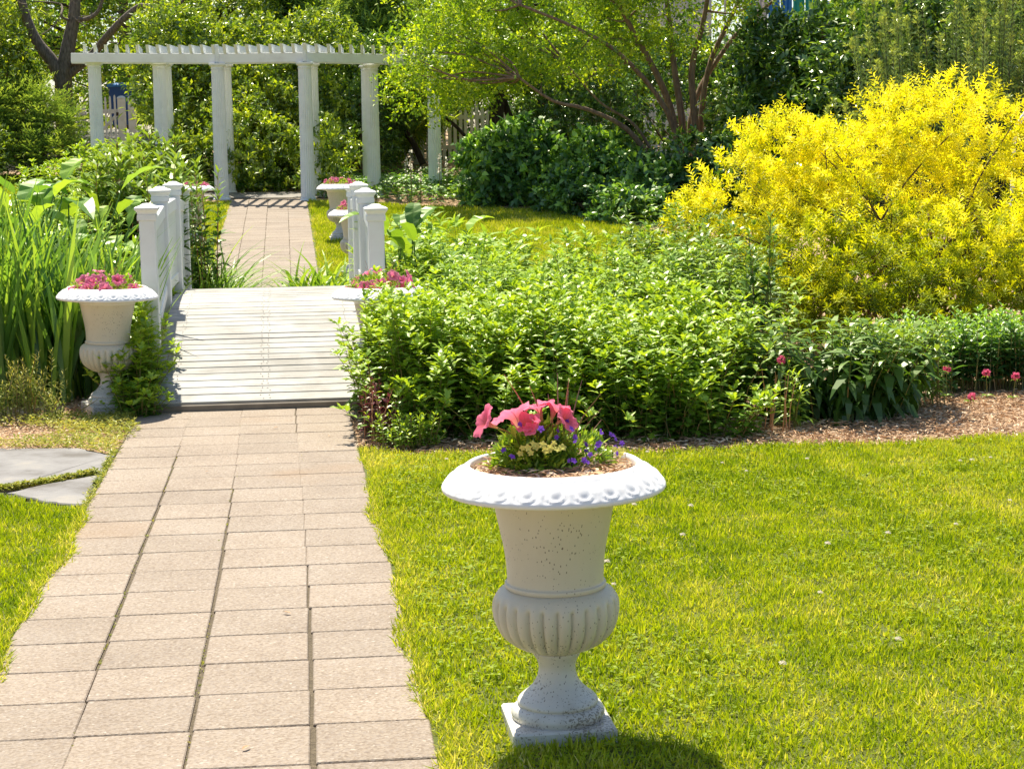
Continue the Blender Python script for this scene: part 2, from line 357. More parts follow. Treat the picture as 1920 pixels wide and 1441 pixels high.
def deck_mat():
    m, t, o = mat_new('worn_deck_paint'); L = t.links.new
    tc = node(t, 'ShaderNodeTexCoord'); oi = node(t, 'ShaderNodeObjectInfo')
    ad = node(t, 'ShaderNodeVectorMath', operation='MULTIPLY_ADD'); ad.inputs[1].default_value = (0, 40, 40)
    cb = node(t, 'ShaderNodeCombineXYZ'); L(oi.outputs['Random'], cb.inputs[1]); L(oi.outputs['Random'], cb.inputs[0])
    L(cb.outputs[0], ad.inputs[0]); L(tc.outputs['Object'], ad.inputs[2])
    mp = node(t, 'ShaderNodeMapping'); mp.inputs['Scale'].default_value = (2.2, 26, 26); L(ad.outputs[0], mp.inputs[0])
    no = node(t, 'ShaderNodeTexNoise', i_Scale=1.6, i_Detail=7.0, i_Roughness=0.7); L(mp.outputs[0], no.inputs['Vector'])
    rp = ramp(t, [(.25, (.23, .215, .19)), (.40, (.37, .355, .325)), (.55, (.46, .45, .425)), (.75, (.51, .505, .485))], no.outputs[0])
    hs = node(t, 'ShaderNodeHueSaturation'); mr = node(t, 'ShaderNodeMapRange'); mr.inputs[3].default_value = 0.82; mr.inputs[4].default_value = 1.06
    L(oi.outputs['Random'], mr.inputs[0]); L(mr.outputs[0], hs.inputs['Value'])
    ge = node(t, 'ShaderNodeNewGeometry'); wn = node(t, 'ShaderNodeTexNoise', i_Scale=2.6, i_Detail=5.0, i_Roughness=.65); L(ge.outputs['Position'], wn.inputs['Vector'])
    wr = ramp(t, [(.36, (.70, .68, .64)), (.6, (1, 1, 1))], wn.outputs[0]); wm = node(t, 'ShaderNodeMixRGB', blend_type='MULTIPLY'); wm.inputs[0].default_value = 1.0
    L(rp.outputs[0], wm.inputs[1]); L(wr.outputs[0], wm.inputs[2]); L(wm.outputs[0], hs.inputs['Color'])
    bs = node(t, 'ShaderNodeBsdfPrincipled', i_Roughness=0.75); L(hs.outputs[0], bs.inputs[0])
    bu = node(t, 'ShaderNodeBump'); bu.inputs['Strength'].default_value = 0.3; bu.inputs['Distance'].default_value = 0.004; L(no.outputs[0], bu.inputs['Height']); L(bu.outputs[0], bs.inputs['Normal'])
    L(bs.outputs[0], o.inputs[0]); return m
M_deck = deck_mat()
M_board = simple_mat('weathered_board', (.27, .23, .18), .85, (.17, .14, .11))

def paver_mat():
    m, t, o = mat_new('exposed_aggregate'); L = t.links.new
    ge = node(t, 'ShaderNodeNewGeometry'); oi = node(t, 'ShaderNodeObjectInfo')
    v1 = node(t, 'ShaderNodeTexVoronoi', i_Scale=125.0); L(ge.outputs['Position'], v1.inputs['Vector'])
    n1 = node(t, 'ShaderNodeTexNoise', i_Scale=2.1, i_Detail=5.0, i_Roughness=.6); L(ge.outputs['Position'], n1.inputs['Vector'])
    n2 = node(t, 'ShaderNodeTexNoise', i_Scale=90.0, i_Detail=3.0); L(ge.outputs['Position'], n2.inputs['Vector'])
    base = ramp(t, [(.30, (.20, .148, .108)), (.52, (.262, .202, .152)), (.72, (.292, .236, .188))], n1.outputs[0])
    peb = ramp(t, [(.0, (.10, .075, .05)), (.3, (.20, .155, .11)), (.55, (.33, .28, .215)), (.8, (.22, .19, .165)), (.9, (.42, .37, .31)), (1., (.62, .56, .48))], v1.outputs['Color'])
    mx = node(t, 'ShaderNodeMixRGB'); mx.inputs[0].default_value = 0.45; L(base.outputs[0], mx.inputs[1]); L(peb.outputs[0], mx.inputs[2])
    n3 = node(t, 'ShaderNodeMixRGB', blend_type='MULTIPLY'); n3.inputs[0].default_value = 0.5
    r3 = ramp(t, [(.35, (.62, .6, .58)), (.6, (1, 1, 1))], n2.outputs[0]); L(mx.outputs[0], n3.inputs[1]); L(r3.outputs[0], n3.inputs[2])
    st = node(t, 'ShaderNodeTexNoise', i_Scale=0.9, i_Detail=3.0); L(ge.outputs['Position'], st.inputs['Vector'])
    rs = ramp(t, [(.62, (0, 0, 0)), (.74, (.45, .45, .45))], st.outputs[0])
    ms = node(t, 'ShaderNodeMixRGB'); ms.inputs[2].default_value = (.24, .145, .07, 1); L(rs.outputs[0], ms.inputs[0]); L(n3.outputs[0], ms.inputs[1])
    hs = node(t, 'ShaderNodeHueSaturation'); mr = node(t, 'ShaderNodeMapRange'); mr.inputs[3].default_value = 1.03; mr.inputs[4].default_value = 1.19
    L(oi.outputs['Random'], mr.inputs[0]); L(mr.outputs[0], hs.inputs['Value']); L(ms.outputs[0], hs.inputs['Color'])
    bs = node(t, 'ShaderNodeBsdfPrincipled', i_Roughness=0.85); L(hs.outputs[0], bs.inputs[0])
    bu = node(t, 'ShaderNodeBump'); bu.inputs['Strength'].default_value = 0.35; bu.inputs['Distance'].default_value = 0.004; L(v1.outputs['Distance'], bu.inputs['Height']); L(bu.outputs[0], bs.inputs['Normal'])
    L(bs.outputs[0], o.inputs[0]); return m
M_paver = paver_mat()

def mulch_mat(name='mulch', cols=((.24, .145, .08), (.52, .345, .205), (.72, .54, .37))):
    m, t, o = mat_new(name); L = t.links.new
    ge = node(t, 'ShaderNodeNewGeometry'); mp = node(t, 'ShaderNodeMapping'); mp.inputs['Scale'].default_value = (1, 2.6, 1); L(ge.outputs['Position'], mp.inputs[0])
    n1 = node(t, 'ShaderNodeTexNoise', i_Scale=34.0, i_Detail=6.0, i_Roughness=.7, i_Distortion=1.2); L(mp.outputs[0], n1.inputs['Vector'])
    rp = ramp(t, [(.3, cols[0]), (.52, cols[1]), (.72, cols[2])], n1.outputs[0])
    bs = node(t, 'ShaderNodeBsdfPrincipled', i_Roughness=0.95); L(rp.outputs[0], bs.inputs[0])
    bu = node(t, 'ShaderNodeBump'); bu.inputs['Strength'].default_value = 0.8; bu.inputs['Distance'].default_value = 0.02; L(n1.outputs[0], bu.inputs['Height']); L(bu.outputs[0], bs.inputs['Normal'])
    L(bs.outputs[0], o.inputs[0]); return m
M_mulch = mulch_mat()
M_dirt = mulch_mat('joint_dirt', ((.08, .06, .035), (.16, .125, .08), (.24, .19, .12)))
M_turf = mulch_mat('turf_thatch', ((.06, .075, .012), (.13, .16, .022), (.22, .22, .05)))
M_concrete = simple_mat('pale_concrete', (.26, .24, .21), .85, (.21, .19, .17))

def chip_mat():
    m, t, o = mat_new('bark_chip'); L = t.links.new
    at = node(t, 'ShaderNodeAttribute', attribute_name='tone')
    rp = ramp(t, [(0, (.20, .11, .055)), (.3, (.52, .335, .195)), (.7, (.70, .51, .33)), (1, (.80, .66, .50))], at.outputs['Fac'])
    bs = node(t, 'ShaderNodeBsdfPrincipled', i_Roughness=0.9); L(rp.outputs[0], bs.inputs[0]); L(bs.outputs[0], o.inputs[0]); return m
M_chip = chip_mat()
def slate_mat():
    m, t, o = mat_new('bluestone'); L = t.links.new
    ge = node(t, 'ShaderNodeNewGeometry'); n1 = node(t, 'ShaderNodeTexNoise', i_Scale=3.0, i_Detail=8.0, i_Roughness=.65); L(ge.outputs['Position'], n1.inputs['Vector'])
    rp = ramp(t, [(.34, (.13, .118, .105)), (.47, (.205, .195, .188)), (.56, (.24, .23, .222)), (.7, (.30, .275, .24))], n1.outputs[0])
    bs = node(t, 'ShaderNodeBsdfPrincipled', i_Roughness=0.95); L(rp.outputs[0], bs.inputs[0])
    bu = node(t, 'ShaderNodeBump'); bu.inputs['Strength'].default_value = 0.5; bu.inputs['Distance'].default_value = 0.012; L(n1.outputs[0], bu.inputs['Height']); L(bu.outputs[0], bs.inputs['Normal'])
    L(bs.outputs[0], o.inputs[0]); return m
M_slate = slate_mat()

# foliage palettes (real leaf colours; light through the leaf does the rest)
G = leaf_mat
M_grass = G('lawn_blades', [(0, (.06, .105, .006)), (.5, (.165, .212, .008)), (.8, (.225, .245, .016)), (.93, (.27, .27, .07)), (1, (.38, .34, .17))], .5, (1.16, 1.1, .22), .028, .5, k=2.1)
M_aster = G('bright_toothed_leaf', [(0, (.035, .085, .012)), (.5, (.095, .175, .018)), (1, (.215, .305, .034))], .45, (1.32, 1.12, .3), .075, k=2.0)
M_willow = G('fresh_lance_leaf', [(0, (.035, .085, .015)), (.5, (.095, .175, .024)), (1, (.21, .30, .04))], .45, (1.32, 1.12, .35), .075, k=2.0)
M_lance = G('dark_lance_leaf', [(0, (.02, .055, .010)), (.5, (.05, .11, .016)), (1, (.135, .215, .03))], .42, (1.35, 1.15, .4), .09, k=1.75)
M_iris = G('sword_leaf', [(0, (.04, .09, .022)), (.5, (.08, .165, .03)), (1, (.19, .28, .04))], .48, (1.3, 1.12, .4), .07, k=2.2)
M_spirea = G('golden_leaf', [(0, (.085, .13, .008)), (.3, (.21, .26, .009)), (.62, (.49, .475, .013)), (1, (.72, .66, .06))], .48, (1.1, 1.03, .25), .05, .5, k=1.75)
M_yew = G('yew_needle', [(0, (.025, .05, .02)), (.6, (.07, .11, .035)), (.85, (.17, .22, .045)), (1, (.34, .37, .08))], .3, (1.25, 1.15, .5), .16, .33, k=2.4)
M_juni = G('juniper_scale', [(0, (.04, .075, .024)), (.5, (.085, .145, .035)), (1, (.19, .25, .05))], .48, (1.3, 1.12, .4), .03, .5, k=2.4)
M_hedge = G('hedge_leaf', [(0, (.03, .065, .01)), (.5, (.085, .135, .014)), (1, (.21, .255, .02))], .55, (1.22, 1.12, .28), .12, .3, k=2.25)
M_dark = G('dark_glossy_leaf', [(0, (.012, .035, .010)), (.55, (.03, .075, .016)), (1, (.10, .165, .026))], .45, (1.4, 1.15, .3), .13, .28, k=2.5)
M_crape = G('crape_leaf', [(0, (.06, .11, .010)), (.5, (.125, .19, .016)), (1, (.26, .30, .018))], .58, (1.15, 1.12, .28), .07, k=2.3)
M_back = G('background_leaf', [(0, (.022, .055, .012)), (.5, (.065, .115, .018)), (1, (.20, .235, .025))], .58, (1.15, 1.14, .32), .06, k=2.4)
M_purple = G('purple_leaf', [(0, (.035, .010, .018)), (.6, (.08, .02, .03)), (1, (.13, .05, .04))], .3, (1.2, .9, .9), .06)
M_weed = G('yellowing_weed', [(0, (.08, .12, .02)), (.5, (.18, .21, .04)), (1, (.33, .31, .09))], .4, (1.2, 1.1, .5), .03)
M_ivy = G('ground_cover_leaf', [(0, (.016, .045, .014)), (.6, (.04, .095, .022)), (1, (.14, .235, .03))], .42, (1.3, 1.15, .35), .10, k=2.7)
M_stem = G('green_stem', [(0, (.06, .09, .02)), (.6, (.12, .12, .035)), (1, (.20, .11, .05))], .1)
M_red_stem = G('dry_red_stem', [(0, (.24, .09, .04)), (1, (.42, .22, .12))], .1)
M_twig = bark_mat('twig_bark', (.09, .055, .03), (.20, .13, .075))
M_bark = bark_mat('grey_bark', (.07, .055, .042), (.22, .175, .135))
M_crapebark = bark_mat('tan_smooth_bark', (.14, .085, .05), (.30, .20, .13), 8)
M_dbark = bark_mat('dark_bark', (.025, .018, .012), (.07, .05, .035))
M_pink = petal_mat('pink_petal', [(0, (.55, .50, .20)), (.22, (.55, .12, .20)), (.5, (.95, .23, .42)), (1, (1.0, .40, .58))])
M_coral = petal_mat('coral_petal', [(0, (.60, .52, .25)), (.2, (.62, .16, .17)), (.5, (.88, .18, .31)), (1, (.95, .30, .44))])
M_violet = petal_mat('violet_petal', [(0, (.55, .45, .6)), (.3, (.20, .09, .55)), (1, (.24, .10, .62))])
M_lemon = petal_mat('lemon_petal', [(0, (.55, .50, .08)), (1, (.84, .82, .24))])
M_globe = petal_mat('magenta_floret', [(0, (.6, .09, .2)), (1, (.85, .22, .38))])
M_clover = petal_mat('clover_floret', [(0, (.7, .6, .48)), (1, (.95, .92, .84))])
M_grassp = G('purple_grass_blade', [(0, (.16, .09, .06)), (1, (.30, .17, .12))], .25, (1.1, .9, .8), .04)

# ------------------------------------------------------------------ ground and lawns
def sheet(name, mat, mask, x0, x1, y0, y1, cell, off, kind='structure'):
    xs = np.arange(x0, x1 + 1e-6, cell); ys = np.arange(y0, y1 + 1e-6, cell)
    X, Y = np.meshgrid(xs, ys); V = np.c_[X.ravel(), Y.ravel(), gz(Y.ravel()) + off]
    nx = len(xs); i, j = np.meshgrid(np.arange(nx - 1), np.arange(len(ys) - 1))
    i = i.ravel(); j = j.ravel(); cx = xs[i] + cell / 2; cyy = ys[j] + cell / 2; ok = mask(cx, cyy)
    a = j[ok] * nx + i[ok]; F = np.c_[a, a + 1, a + 1 + nx, a + nx]
    used, inv = np.unique(F.ravel(), return_inverse=True)
    q = Geo(); q.add(V[used], inv.reshape(-1, 4)); o = q.build(name, mat, origin=(0, 0, 0)); o['kind'] = kind; return o
q = Geo()
ys = np.array([-40, -10, 0, 5, 10, 15, 19.5, 21, 23, 25, 27, 29, 31, 34, 37, 40, 44, 50, 60, 90, 140, 300.]); xs = np.array([-150, -60, -30, -15, -8, -4, 0, 4, 8, 15, 30, 60, 150.])
X, Y = np.meshgrid(xs, ys); nx = len(xs)
q.add(np.c_[X.ravel(), Y.ravel(), gz(Y.ravel()) - 0.012], [[j * nx + i, j * nx + i + 1, (j + 1) * nx + i + 1, (j + 1) * nx + i] for j in range(len(ys) - 1) for i in range(nx - 1)])
tag(q.build('ground', M_mulch), kind='structure')

def bedfront(x): return np.interp(x, [.5, .9, 1.5, 2.3, 3.2, 4.1, 5.5, 8], [9.35, 9.15, 9.0, 8.92, 8.92, 8.98, 9.3, 10.2]) + 0.05 * np.sin(np.asarray(x) * 5.1)
def edge_r(y): return 0.606 + 0.02 * np.sin(np.asarray(y) * 3.1) + 0.012 * np.sin(np.asarray(y) * 9.7)
def m_right(x, y): return (x > edge_r(y)) & (y < bedfront(x))
def edge_l(y): return -0.655 + 0.02 * np.sin(np.asarray(y) * 2.7 + 1) + 0.014 * np.sin(np.asarray(y) * 8.3)
def m_left(x, y): return (x < edge_l(y)) & (y < 7.95 + (-0.61 - x) * 0.85 + 0.05 * np.sin(x * 9))
def m_far(x, y): return (x > 0.63) & (y < np.interp(x, [.6, 1.2, 2.2, 4.05, 5.1, 6.0], [29.9, 29.6, 28.8, 27.7, 24.9, 22])) & (y > np.interp(x, [.6, 1.3, 2, 3.5, 5], [16.4, 16.2, 15.4, 15.6, 17.5]))
def m_farl(x, y): return (x < -0.65) & (x > -1.7) & (y > 18.6) & (y < 29.9)
def m_back(x, y): return (x > -9) & (x < -1.75) & (y > 19) & (y < 36.5)
for mk, b in ((m_right, (.54, 7.4, 2.4, 10.2, .06)), (m_left, (-4.2, -.54, 2.4, 11.2, .06)), (m_far, (.6, 6.3, 15.3, 30, .12)), (m_farl, (-1.7, -.6, 18.6, 30, .1)), (m_back, (-9, -1.7, 19, 36.5, .2))):
    sheet('lawn', M_turf, (lambda x, y, mk=mk: mk(x + .05, y)) if mk in (m_right, m_far) else (lambda x, y, mk=mk: mk(x - .05, y)), *b, 0.006)

def grass(mk, x0, x1, y0, y1, dens, h, wd, dens_fn=None, fine_fn=None):
    n = int((x1 - x0) * (y1 - y0) * dens); X = U(x0, x1, n); Y = U(y0, y1, n); ok = mk(X + R.normal(0, .012, n), Y + R.normal(0, .015, n))
    if dens_fn is not None: ok &= U(0, 1, n) < dens_fn(X, Y)
    X, Y = X[ok], Y[ok]; n = len(X); P = np.c_[X, Y, gz(Y) + .002]
    pt = wob(np.c_[X, Y, X * 0], 2.3, .4); pt2 = wob(np.c_[X, Y, X * 0], 9.0, 1.7); pt3 = wob(np.c_[X, Y, X * 0], .8, 2.9)
    pt4 = wob(np.c_[X, Y, X * 0], 22.0, .7); tone = np.clip(.46 + .2 * pt + .22 * pt2 + .2 * pt4 + .14 * pt3 + U(-.3, .3, n), 0, .92); dry = U(0, 1, n) < .035 + .06 * np.clip(pt + pt2, 0, 2); tone[dry] = U(.9, 1, dry.sum())
    dry |= (np.minimum(np.abs(X - edge_r(Y)), np.abs(X - edge_l(Y))) < .045) & (U(0, 1, n) < .45); tone[dry] = U(.88, 1, dry.sum())
    q = Geo(); H = h * U(.5, 1.3, n) * (1 - .3 * pt2 + .25 * pt4); az = U(0, 6.28, n); ln = U(.05, 1.15, n); D = np.c_[np.cos(az) * np.sin(ln), np.sin(az) * np.sin(ln), np.cos(ln)]
    fine = (fine_fn(X, Y) if fine_fn is not None else np.zeros(n, bool)); Wd = wd * U(.8, 1.35, n)
    for sel, tpl in ((fine, BLADE), (~fine, SPIKE)):
        if sel.any(): leaves(q, tpl, P[sel], D[sel], nrm(np.c_[np.cos(az), np.sin(az), np.zeros(n)][sel] * .4 + rdir(sel.sum())), H[sel], Wd[sel], tone[sel])
    return q
BLADE = (np.array([[0, 0, 0], [.5, .38, .02], [-.5, .38, .02], [0, 1, -.28]]), np.array([[0, 1, 2], [1, 3, 2]]))
SPIKE = (np.array([[-.5, 0, 0], [.5, 0, 0], [0, 1, -.1]]), np.array([[0, 1, 2]]))
def fringe(c, sgn, y0, y1, n):
    q = Geo(); Y = U(y0, y1, n); X = c(Y) + sgn * np.abs(R.normal(.0, .035, n)) - sgn * .012; az = U(0, 6.28, n); ln = U(.2, 1.3, n)
    leaves(q, BLADE, np.c_[X, Y, gz(Y) + .004], np.c_[np.cos(az) * np.sin(ln), np.sin(az) * np.sin(ln), np.cos(ln)], rdir(n), .034 * U(.5, 1.4, n), .0048, np.where(U(0, 1, n) < .4, U(.85, 1, n), U(.2, .8, n)))
    return tag(q.build('grass', M_grass, origin=(0, 0, 0)), kind='stuff')
def near_d(x, y):   # thinner where the photograph's frame ends
    xr = .26 + (y + .4) * math.tan(math.radians(7.03 + 16.2)); return np.where((x < xr) & (y > 4.0), 1.0, .42)
q = grass(m_right, .56, 6.2, 3.2, 9.8, 12000, .036, .0050, near_d, lambda x, y: near_d(x, y) > .9)
n = 9000; X = U(.66, 4.6, n); Y = U(4.2, 9, n); ok = m_right(X, Y) & (wob(np.c_[X, Y, X * 0], 2.6, 3.3) > .12 + U(-.3, .3, n)); X, Y = X[ok], Y[ok]   # clover leaves in the turf
for j in range(3):
    az = U(0, 6.28, len(X)); leaves(q, KITE, np.c_[X, Y, gz(Y) + U(.015, .04, len(X))], np.c_[np.cos(az), np.sin(az), U(-.1, .35, len(X))], np.array([0, 0, 1.]) + rdir(len(X)) * .3, U(.011, .019, len(X)), U(.011, .017, len(X)), U(.2, .6, len(X)))
tag(q.build('grass', M_grass, origin=(0, 0, 0)), kind='stuff')
q = grass(m_left, -3.2, -.57, 3.6, 10.4, 12000, .038, .0050, lambda x, y: np.where((x > -1.25) & (y > 5), 1.0, .35), lambda x, y: (x > -1.25) & (y > 5)); tag(q.build('grass', M_grass, origin=(0, 0, 0)), kind='stuff')
q = grass(m_far, .58, 6.3, 15.3, 30, 2600, .06, .014); tag(q.build('grass', M_grass, origin=(0, 0, 0)), kind='stuff')
q = grass(m_farl, -1.7, -.6, 18.6, 30, 2600, .06, .014); tag(q.build('grass', M_grass, origin=(0, 0, 0)), kind='stuff')
q = grass(m_back, -9, -1.7, 19, 36.5, 700, .07, .028); tag(q.build('grass', M_grass, origin=(0, 0, 0)), kind='stuff')

fringe(edge_r, 1, 3.8, 9.3, 4200); fringe(edge_l, -1, 4.6, 8.0, 2600)
# loose bark chips over the bed edges
def chips(mk, x0, x1, y0, y1, n, L=(.012, .045)):
    X = U(x0, x1, n); Y = U(y0, y1, n); ok = mk(X, Y); X, Y = X[ok], Y[ok]; n = len(X)
    q = Geo(); az = U(0, 6.28, n); D = np.c_[np.cos(az), np.sin(az), U(-.25, .35, n)]
    leaves(q, KITE, np.c_[X, Y, gz(Y) + U(0, .018, n)], D, np.array([0, 0, 1.]) + rdir(n) * .55, U(*L, n), U(.005, .013, n), U(0, 1, n)); return q
def m_bed(x, y): return (y > bedfront(x) - .03) & (x > .6)
tag(chips(m_bed, .6, 6, 8.8, 10.6, 24000, (.014, .065)).build('mulch_chips', M_chip, origin=(0, 0, 0)), kind='stuff')
tag(chips(lambda x, y: (y > 9.7 + .1 * np.sin(x * 6)) & (x < -.68), -2.2, -.66, 9.6, 11.6, 7000).build('mulch_chips', M_chip, origin=(0, 0, 0)), kind='stuff')
tag(chips(lambda x, y: ~m_far(x, y) & (x > .7), .7, 6.6, 24, 30.5, 9000, (.03, .08)).build('mulch_chips', M_chip, origin=(0, 0, 0)), kind='stuff')

# ------------------------------------------------------------------ paved path
JX = [-.662, -.347, -.034, .288, .604]
q = Geo(); q.add([[-.66, 2.2, .003], [.602, 2.2, .003], [.602, 10.87, .003], [-.66, 10.87, .003]], [[0, 1, 2, 3]])
yy = np.r_[15.8, np.linspace(19.5, 31.4, 12)]; V = []
for y in yy: V += [[-.655, y, g(y) + .004], [.6, y, g(y) + .004]]
q.add(V, [[2 * k, 2 * k + 1, 2 * k + 3, 2 * k + 2] for k in range(len(yy) - 1)])
path = tag(q.build('path', M_dirt, origin=(0, 0, 0)), kind='structure')
pav = {}
for wd in {round(JX[i + 1] - JX[i], 3) for i in range(4)}:
    pav[wd] = box_mesh('paver', M_paver, -wd / 2 + .0022, wd / 2 - .0022, -.1556, .1556, -.035, .0, bev=.0035)
def lay(y0, y1, slope=False):
    y = y0
    off = [U(-.006, .006) for _ in range(4)]
    while y < y1:
        for c in range(4):
            wd = round(JX[c + 1] - JX[c], 3); xc = (JX[c] + JX[c + 1]) / 2; yc = y + .158 + off[c] * (.4 if not slope else .25)
            drift = .010 * math.sin(yc * .8 + c) if not slope else 0
            z = g(yc) + .012 + random.uniform(-.0009, .0009)
            rx = math.atan2(g(yc + .1) - g(yc - .1), .2)
            obj('paver', pav[wd], path, (xc + drift + random.uniform(-.002, .002), yc, z), (rx + random.uniform(-.0025, .0025), random.uniform(-.004, .004), -.018 + random.uniform(-.008, .008)))
        y += .317
lay(3.24, 10.55); lay(18.6, 30.2, True)
q = Geo(); q.add([[-2.3, 30.75, g(30.75) + .012], [1.35, 30.4, g(30.4) + .012], [1.35, 31.4, g(31.4) + .012], [-2.3, 31.9, g(31.9) + .012]], [[0, 1, 2, 3]])
tag(q.build('pavement', M_concrete, origin=(0, 0, 0)), kind='structure')

# flagstones beside the path
def flag(name, label, outline, top, loc):
    o1 = np.asarray(outline, float); o2 = np.concatenate([o1[k] + (o1[(k + 1) % len(o1)] - o1[k]) * np.linspace(0, 1, 7)[:-1, None] for k in range(len(o1))]); o2 = o2 + R.normal(0, .007, o2.shape); n = len(o2); c = o2.mean(0); q = Geo()
    ins = c + (o2 - c) * .975
    V = np.r_[np.c_[o2, np.full(n, -.03)], np.c_[o2, np.full(n, top - .006)], np.c_[ins, np.full(n, top)]]
    F = [[k, (k + 1) % n, n + (k + 1) % n, n + k] for k in range(n)] + [[n + k, n + (k + 1) % n, 2 * n + (k + 1) % n, 2 * n + k] for k in range(n)]
    q.add(V, F); q.F.append(np.array([[2 * n, 2 * n + k, 2 * n + k + 1] for k in range(1, n - 1)]))
    o = q.build(name, M_slate, origin=(*c, 0)); return tag(o, label, 'paving stone')
flag('flagstone', 'large grey flagstone beside the path, below the patch of yellowing weeds', [(-.665, 9.36), (-.86, 9.62), (-1.35, 9.72), (-1.9, 9.6), (-2.0, 8.9), (-1.5, 8.52), (-1.12, 8.48), (-.95, 8.70), (-.668, 8.90)], .013, 0)
flag('flagstone', 'small wedge of grey flagstone between the lawn tip and the paved path', [(-.667, 8.82), (-.9, 8.63), (-1.06, 8.42), (-.85, 8.18), (-.665, 8.05)], .012, 0)

# ------------------------------------------------------------------ arched footbridge
BY, BC, BS, BZ = 13.35, 2.5, .46, .06
BR = (BC ** 2 + BS ** 2) / (2 * BS); BZC = BZ + BS - BR
def deck_z(y): return BZC + math.sqrt(max(BR ** 2 - (y - BY) ** 2, 0))
bridge = thing('footbridge', 'small arched white timber footbridge with railings, over the planting', 'footbridge', (0.1, BY, 0))
bl = np.array(bridge.location)
amax = math.asin(BC / BR); npl = 53
pm = box_mesh('plank', M_deck, -.66, .66, -.0462, .0462, -.034, 0, bev=.004)
for i in range(npl):
    a = -amax + 2 * amax * (i + .5) / npl
    obj('plank', pm, bridge, (random.uniform(-.006, .006), BR * math.sin(a), BZC + BR * math.cos(a) + random.uniform(-.0025, .0025)), (-a + random.uniform(-.02, .02), 0, random.uniform(-.0025, .0025)))
for sx in (-.55, .55):
    q = Geo(); V = []; aa = np.linspace(-amax, amax, 25)
    for a in aa:
        for rr in (BR - .04, BR - .20):
            V += [[sx - .03, BR * math.sin(a), max(BZC + rr * math.cos(a), -.05)], [sx + .03, BR * math.sin(a), max(BZC + rr * math.cos(a), -.05)]]
    F = []
    for k in range(24):
        b = 4 * k; F += [[b, b + 1, b + 5, b + 4], [b + 2, b + 6, b + 7, b + 3], [b, b + 4, b + 6, b + 2], [b + 1, b + 3, b + 7, b + 5]]
    q.add(V, F); q.build('stringer', M_wood, bridge, origin=(0, 0, 0))
q = Geo(); hx = np.linspace(0, 2 * PI, 6, endpoint=False)
for i in range(npl):                                               # nail heads along the joists
    a = -amax + 2 * amax * (i + .5) / npl
    for nx_ in (-.53, -.02, .02, .53):
        for sy_ in (-.018, .018):
            cx_ = nx_ + random.uniform(-.01, .01); a2 = a + (sy_ + random.uniform(-.006, .006)) / BR; rr_ = BR + .0035
            V = np.c_[cx_ + .0042 * np.cos(hx), BR * 0 + rr_ * math.sin(a2) + .0042 * np.sin(hx) * math.cos(a2), BZC + rr_ * math.cos(a2) - .0042 * np.sin(hx) * math.sin(a2)]
            q.add(V, [[0, 1, 2, 3], [0, 3, 4, 5]])
tag(q.build('nail_heads', M_dbark, bridge, origin=(0, 0, 0)), kind='stuff')
q = Geo(); box(q, -.66, .66, -BC - .03, -BC - .004, -.01, BZ - .012, bev=.004); q.build('edge_board', M_board, bridge, origin=(0, 0, 0))
def cap_mesh():
    q = Geo(); prof = [(.056, -.075), (.060, -.072), (.060, -.040), (.056, -.036), (.058, -.026), (.068, -.012), (.074, -.006), (.074, .006), (.066, .011), (.042, .019), (.026, .030), (.0, .033)]
    V = []
    for r_, z_ in prof: V += [[-r_, -r_, z_], [r_, -r_, z_], [r_, r_, z_], [-r_, r_, z_]]
    F = [[4 * k + j, 4 * k + (j + 1) % 4, 4 * k + 4 + (j + 1) % 4, 4 * k + 4 + j] for k in range(len(prof) - 1) for j in range(4)]
    q.add(V, F); return q.mesh('post_cap', M_wood)
CAP = cap_mesh()
PY = [11.5, 12.75, 14.1, 15.35]; PT = {-1: [1.235, 1.31, 1.315, 1.25], 1: [1.205, 1.275, 1.29, 1.24]}
def railbar(y0, z0, y1, z1, x, hw, hh):
    q = Geo(); L_ = math.hypot(y1 - y0, z1 - z0); a = math.atan2(z1 - z0, y1 - y0)
    c, s = math.cos(a), math.sin(a); M = np.array([[1, 0, 0, x], [0, c, -s, (y0 + y1) / 2], [0, s, c, (z0 + z1) / 2], [0, 0, 0, 1]])
    box(q, -hw, hw, -L_ / 2, L_ / 2, -hh, hh, bev=.006, M=M); return q
for sd, px in ((-1, -.70), (1, .72)):
    for y, zt in zip(PY, PT[sd]):
        zb = -.02; q = Geo(); box(q, -.05, .05, -.05, .05, zb, zt - .03, bev=.005)
        p = obj('post', q.mesh('post', M_wood), bridge, (px, y - BY, 0), (random.uniform(-.006, .006), random.uniform(-.006, .006), 0))
        obj('post_cap', CAP, p, (0, 0, zt - .033))
    for k in range(3):
        y0, y1 = PY[k] + .052, PY[k + 1] - .052
        t0, t1 = PT[sd][k] - .17, PT[sd][k + 1] - .17
        railbar(y0 - BY, t0, y1 - BY, t1, px, .028, .045).build('handrail', M_wood, bridge, origin=(0, 0, 0))
        b0, b1 = deck_z(y0) + .10, deck_z(y1) + .10
        railbar(y0 - BY, b0, y1 - BY, b1, px, .024, .038).build('bottom_rail', M_wood, bridge, origin=(0, 0, 0))
        m = 10
        for j in range(m):
            y = y0 + (y1 - y0) * (j + .5) / m; f = (y - y0) / (y1 - y0); za = b0 + (b1 - b0) * f + .034; zb_ = t0 + (t1 - t0) * f - .04
            q = Geo(); box(q, -.017, .017, -.017, .017, za, zb_)
            obj('baluster', q.mesh('baluster', M_wood), bridge, (px, y - BY, 0))

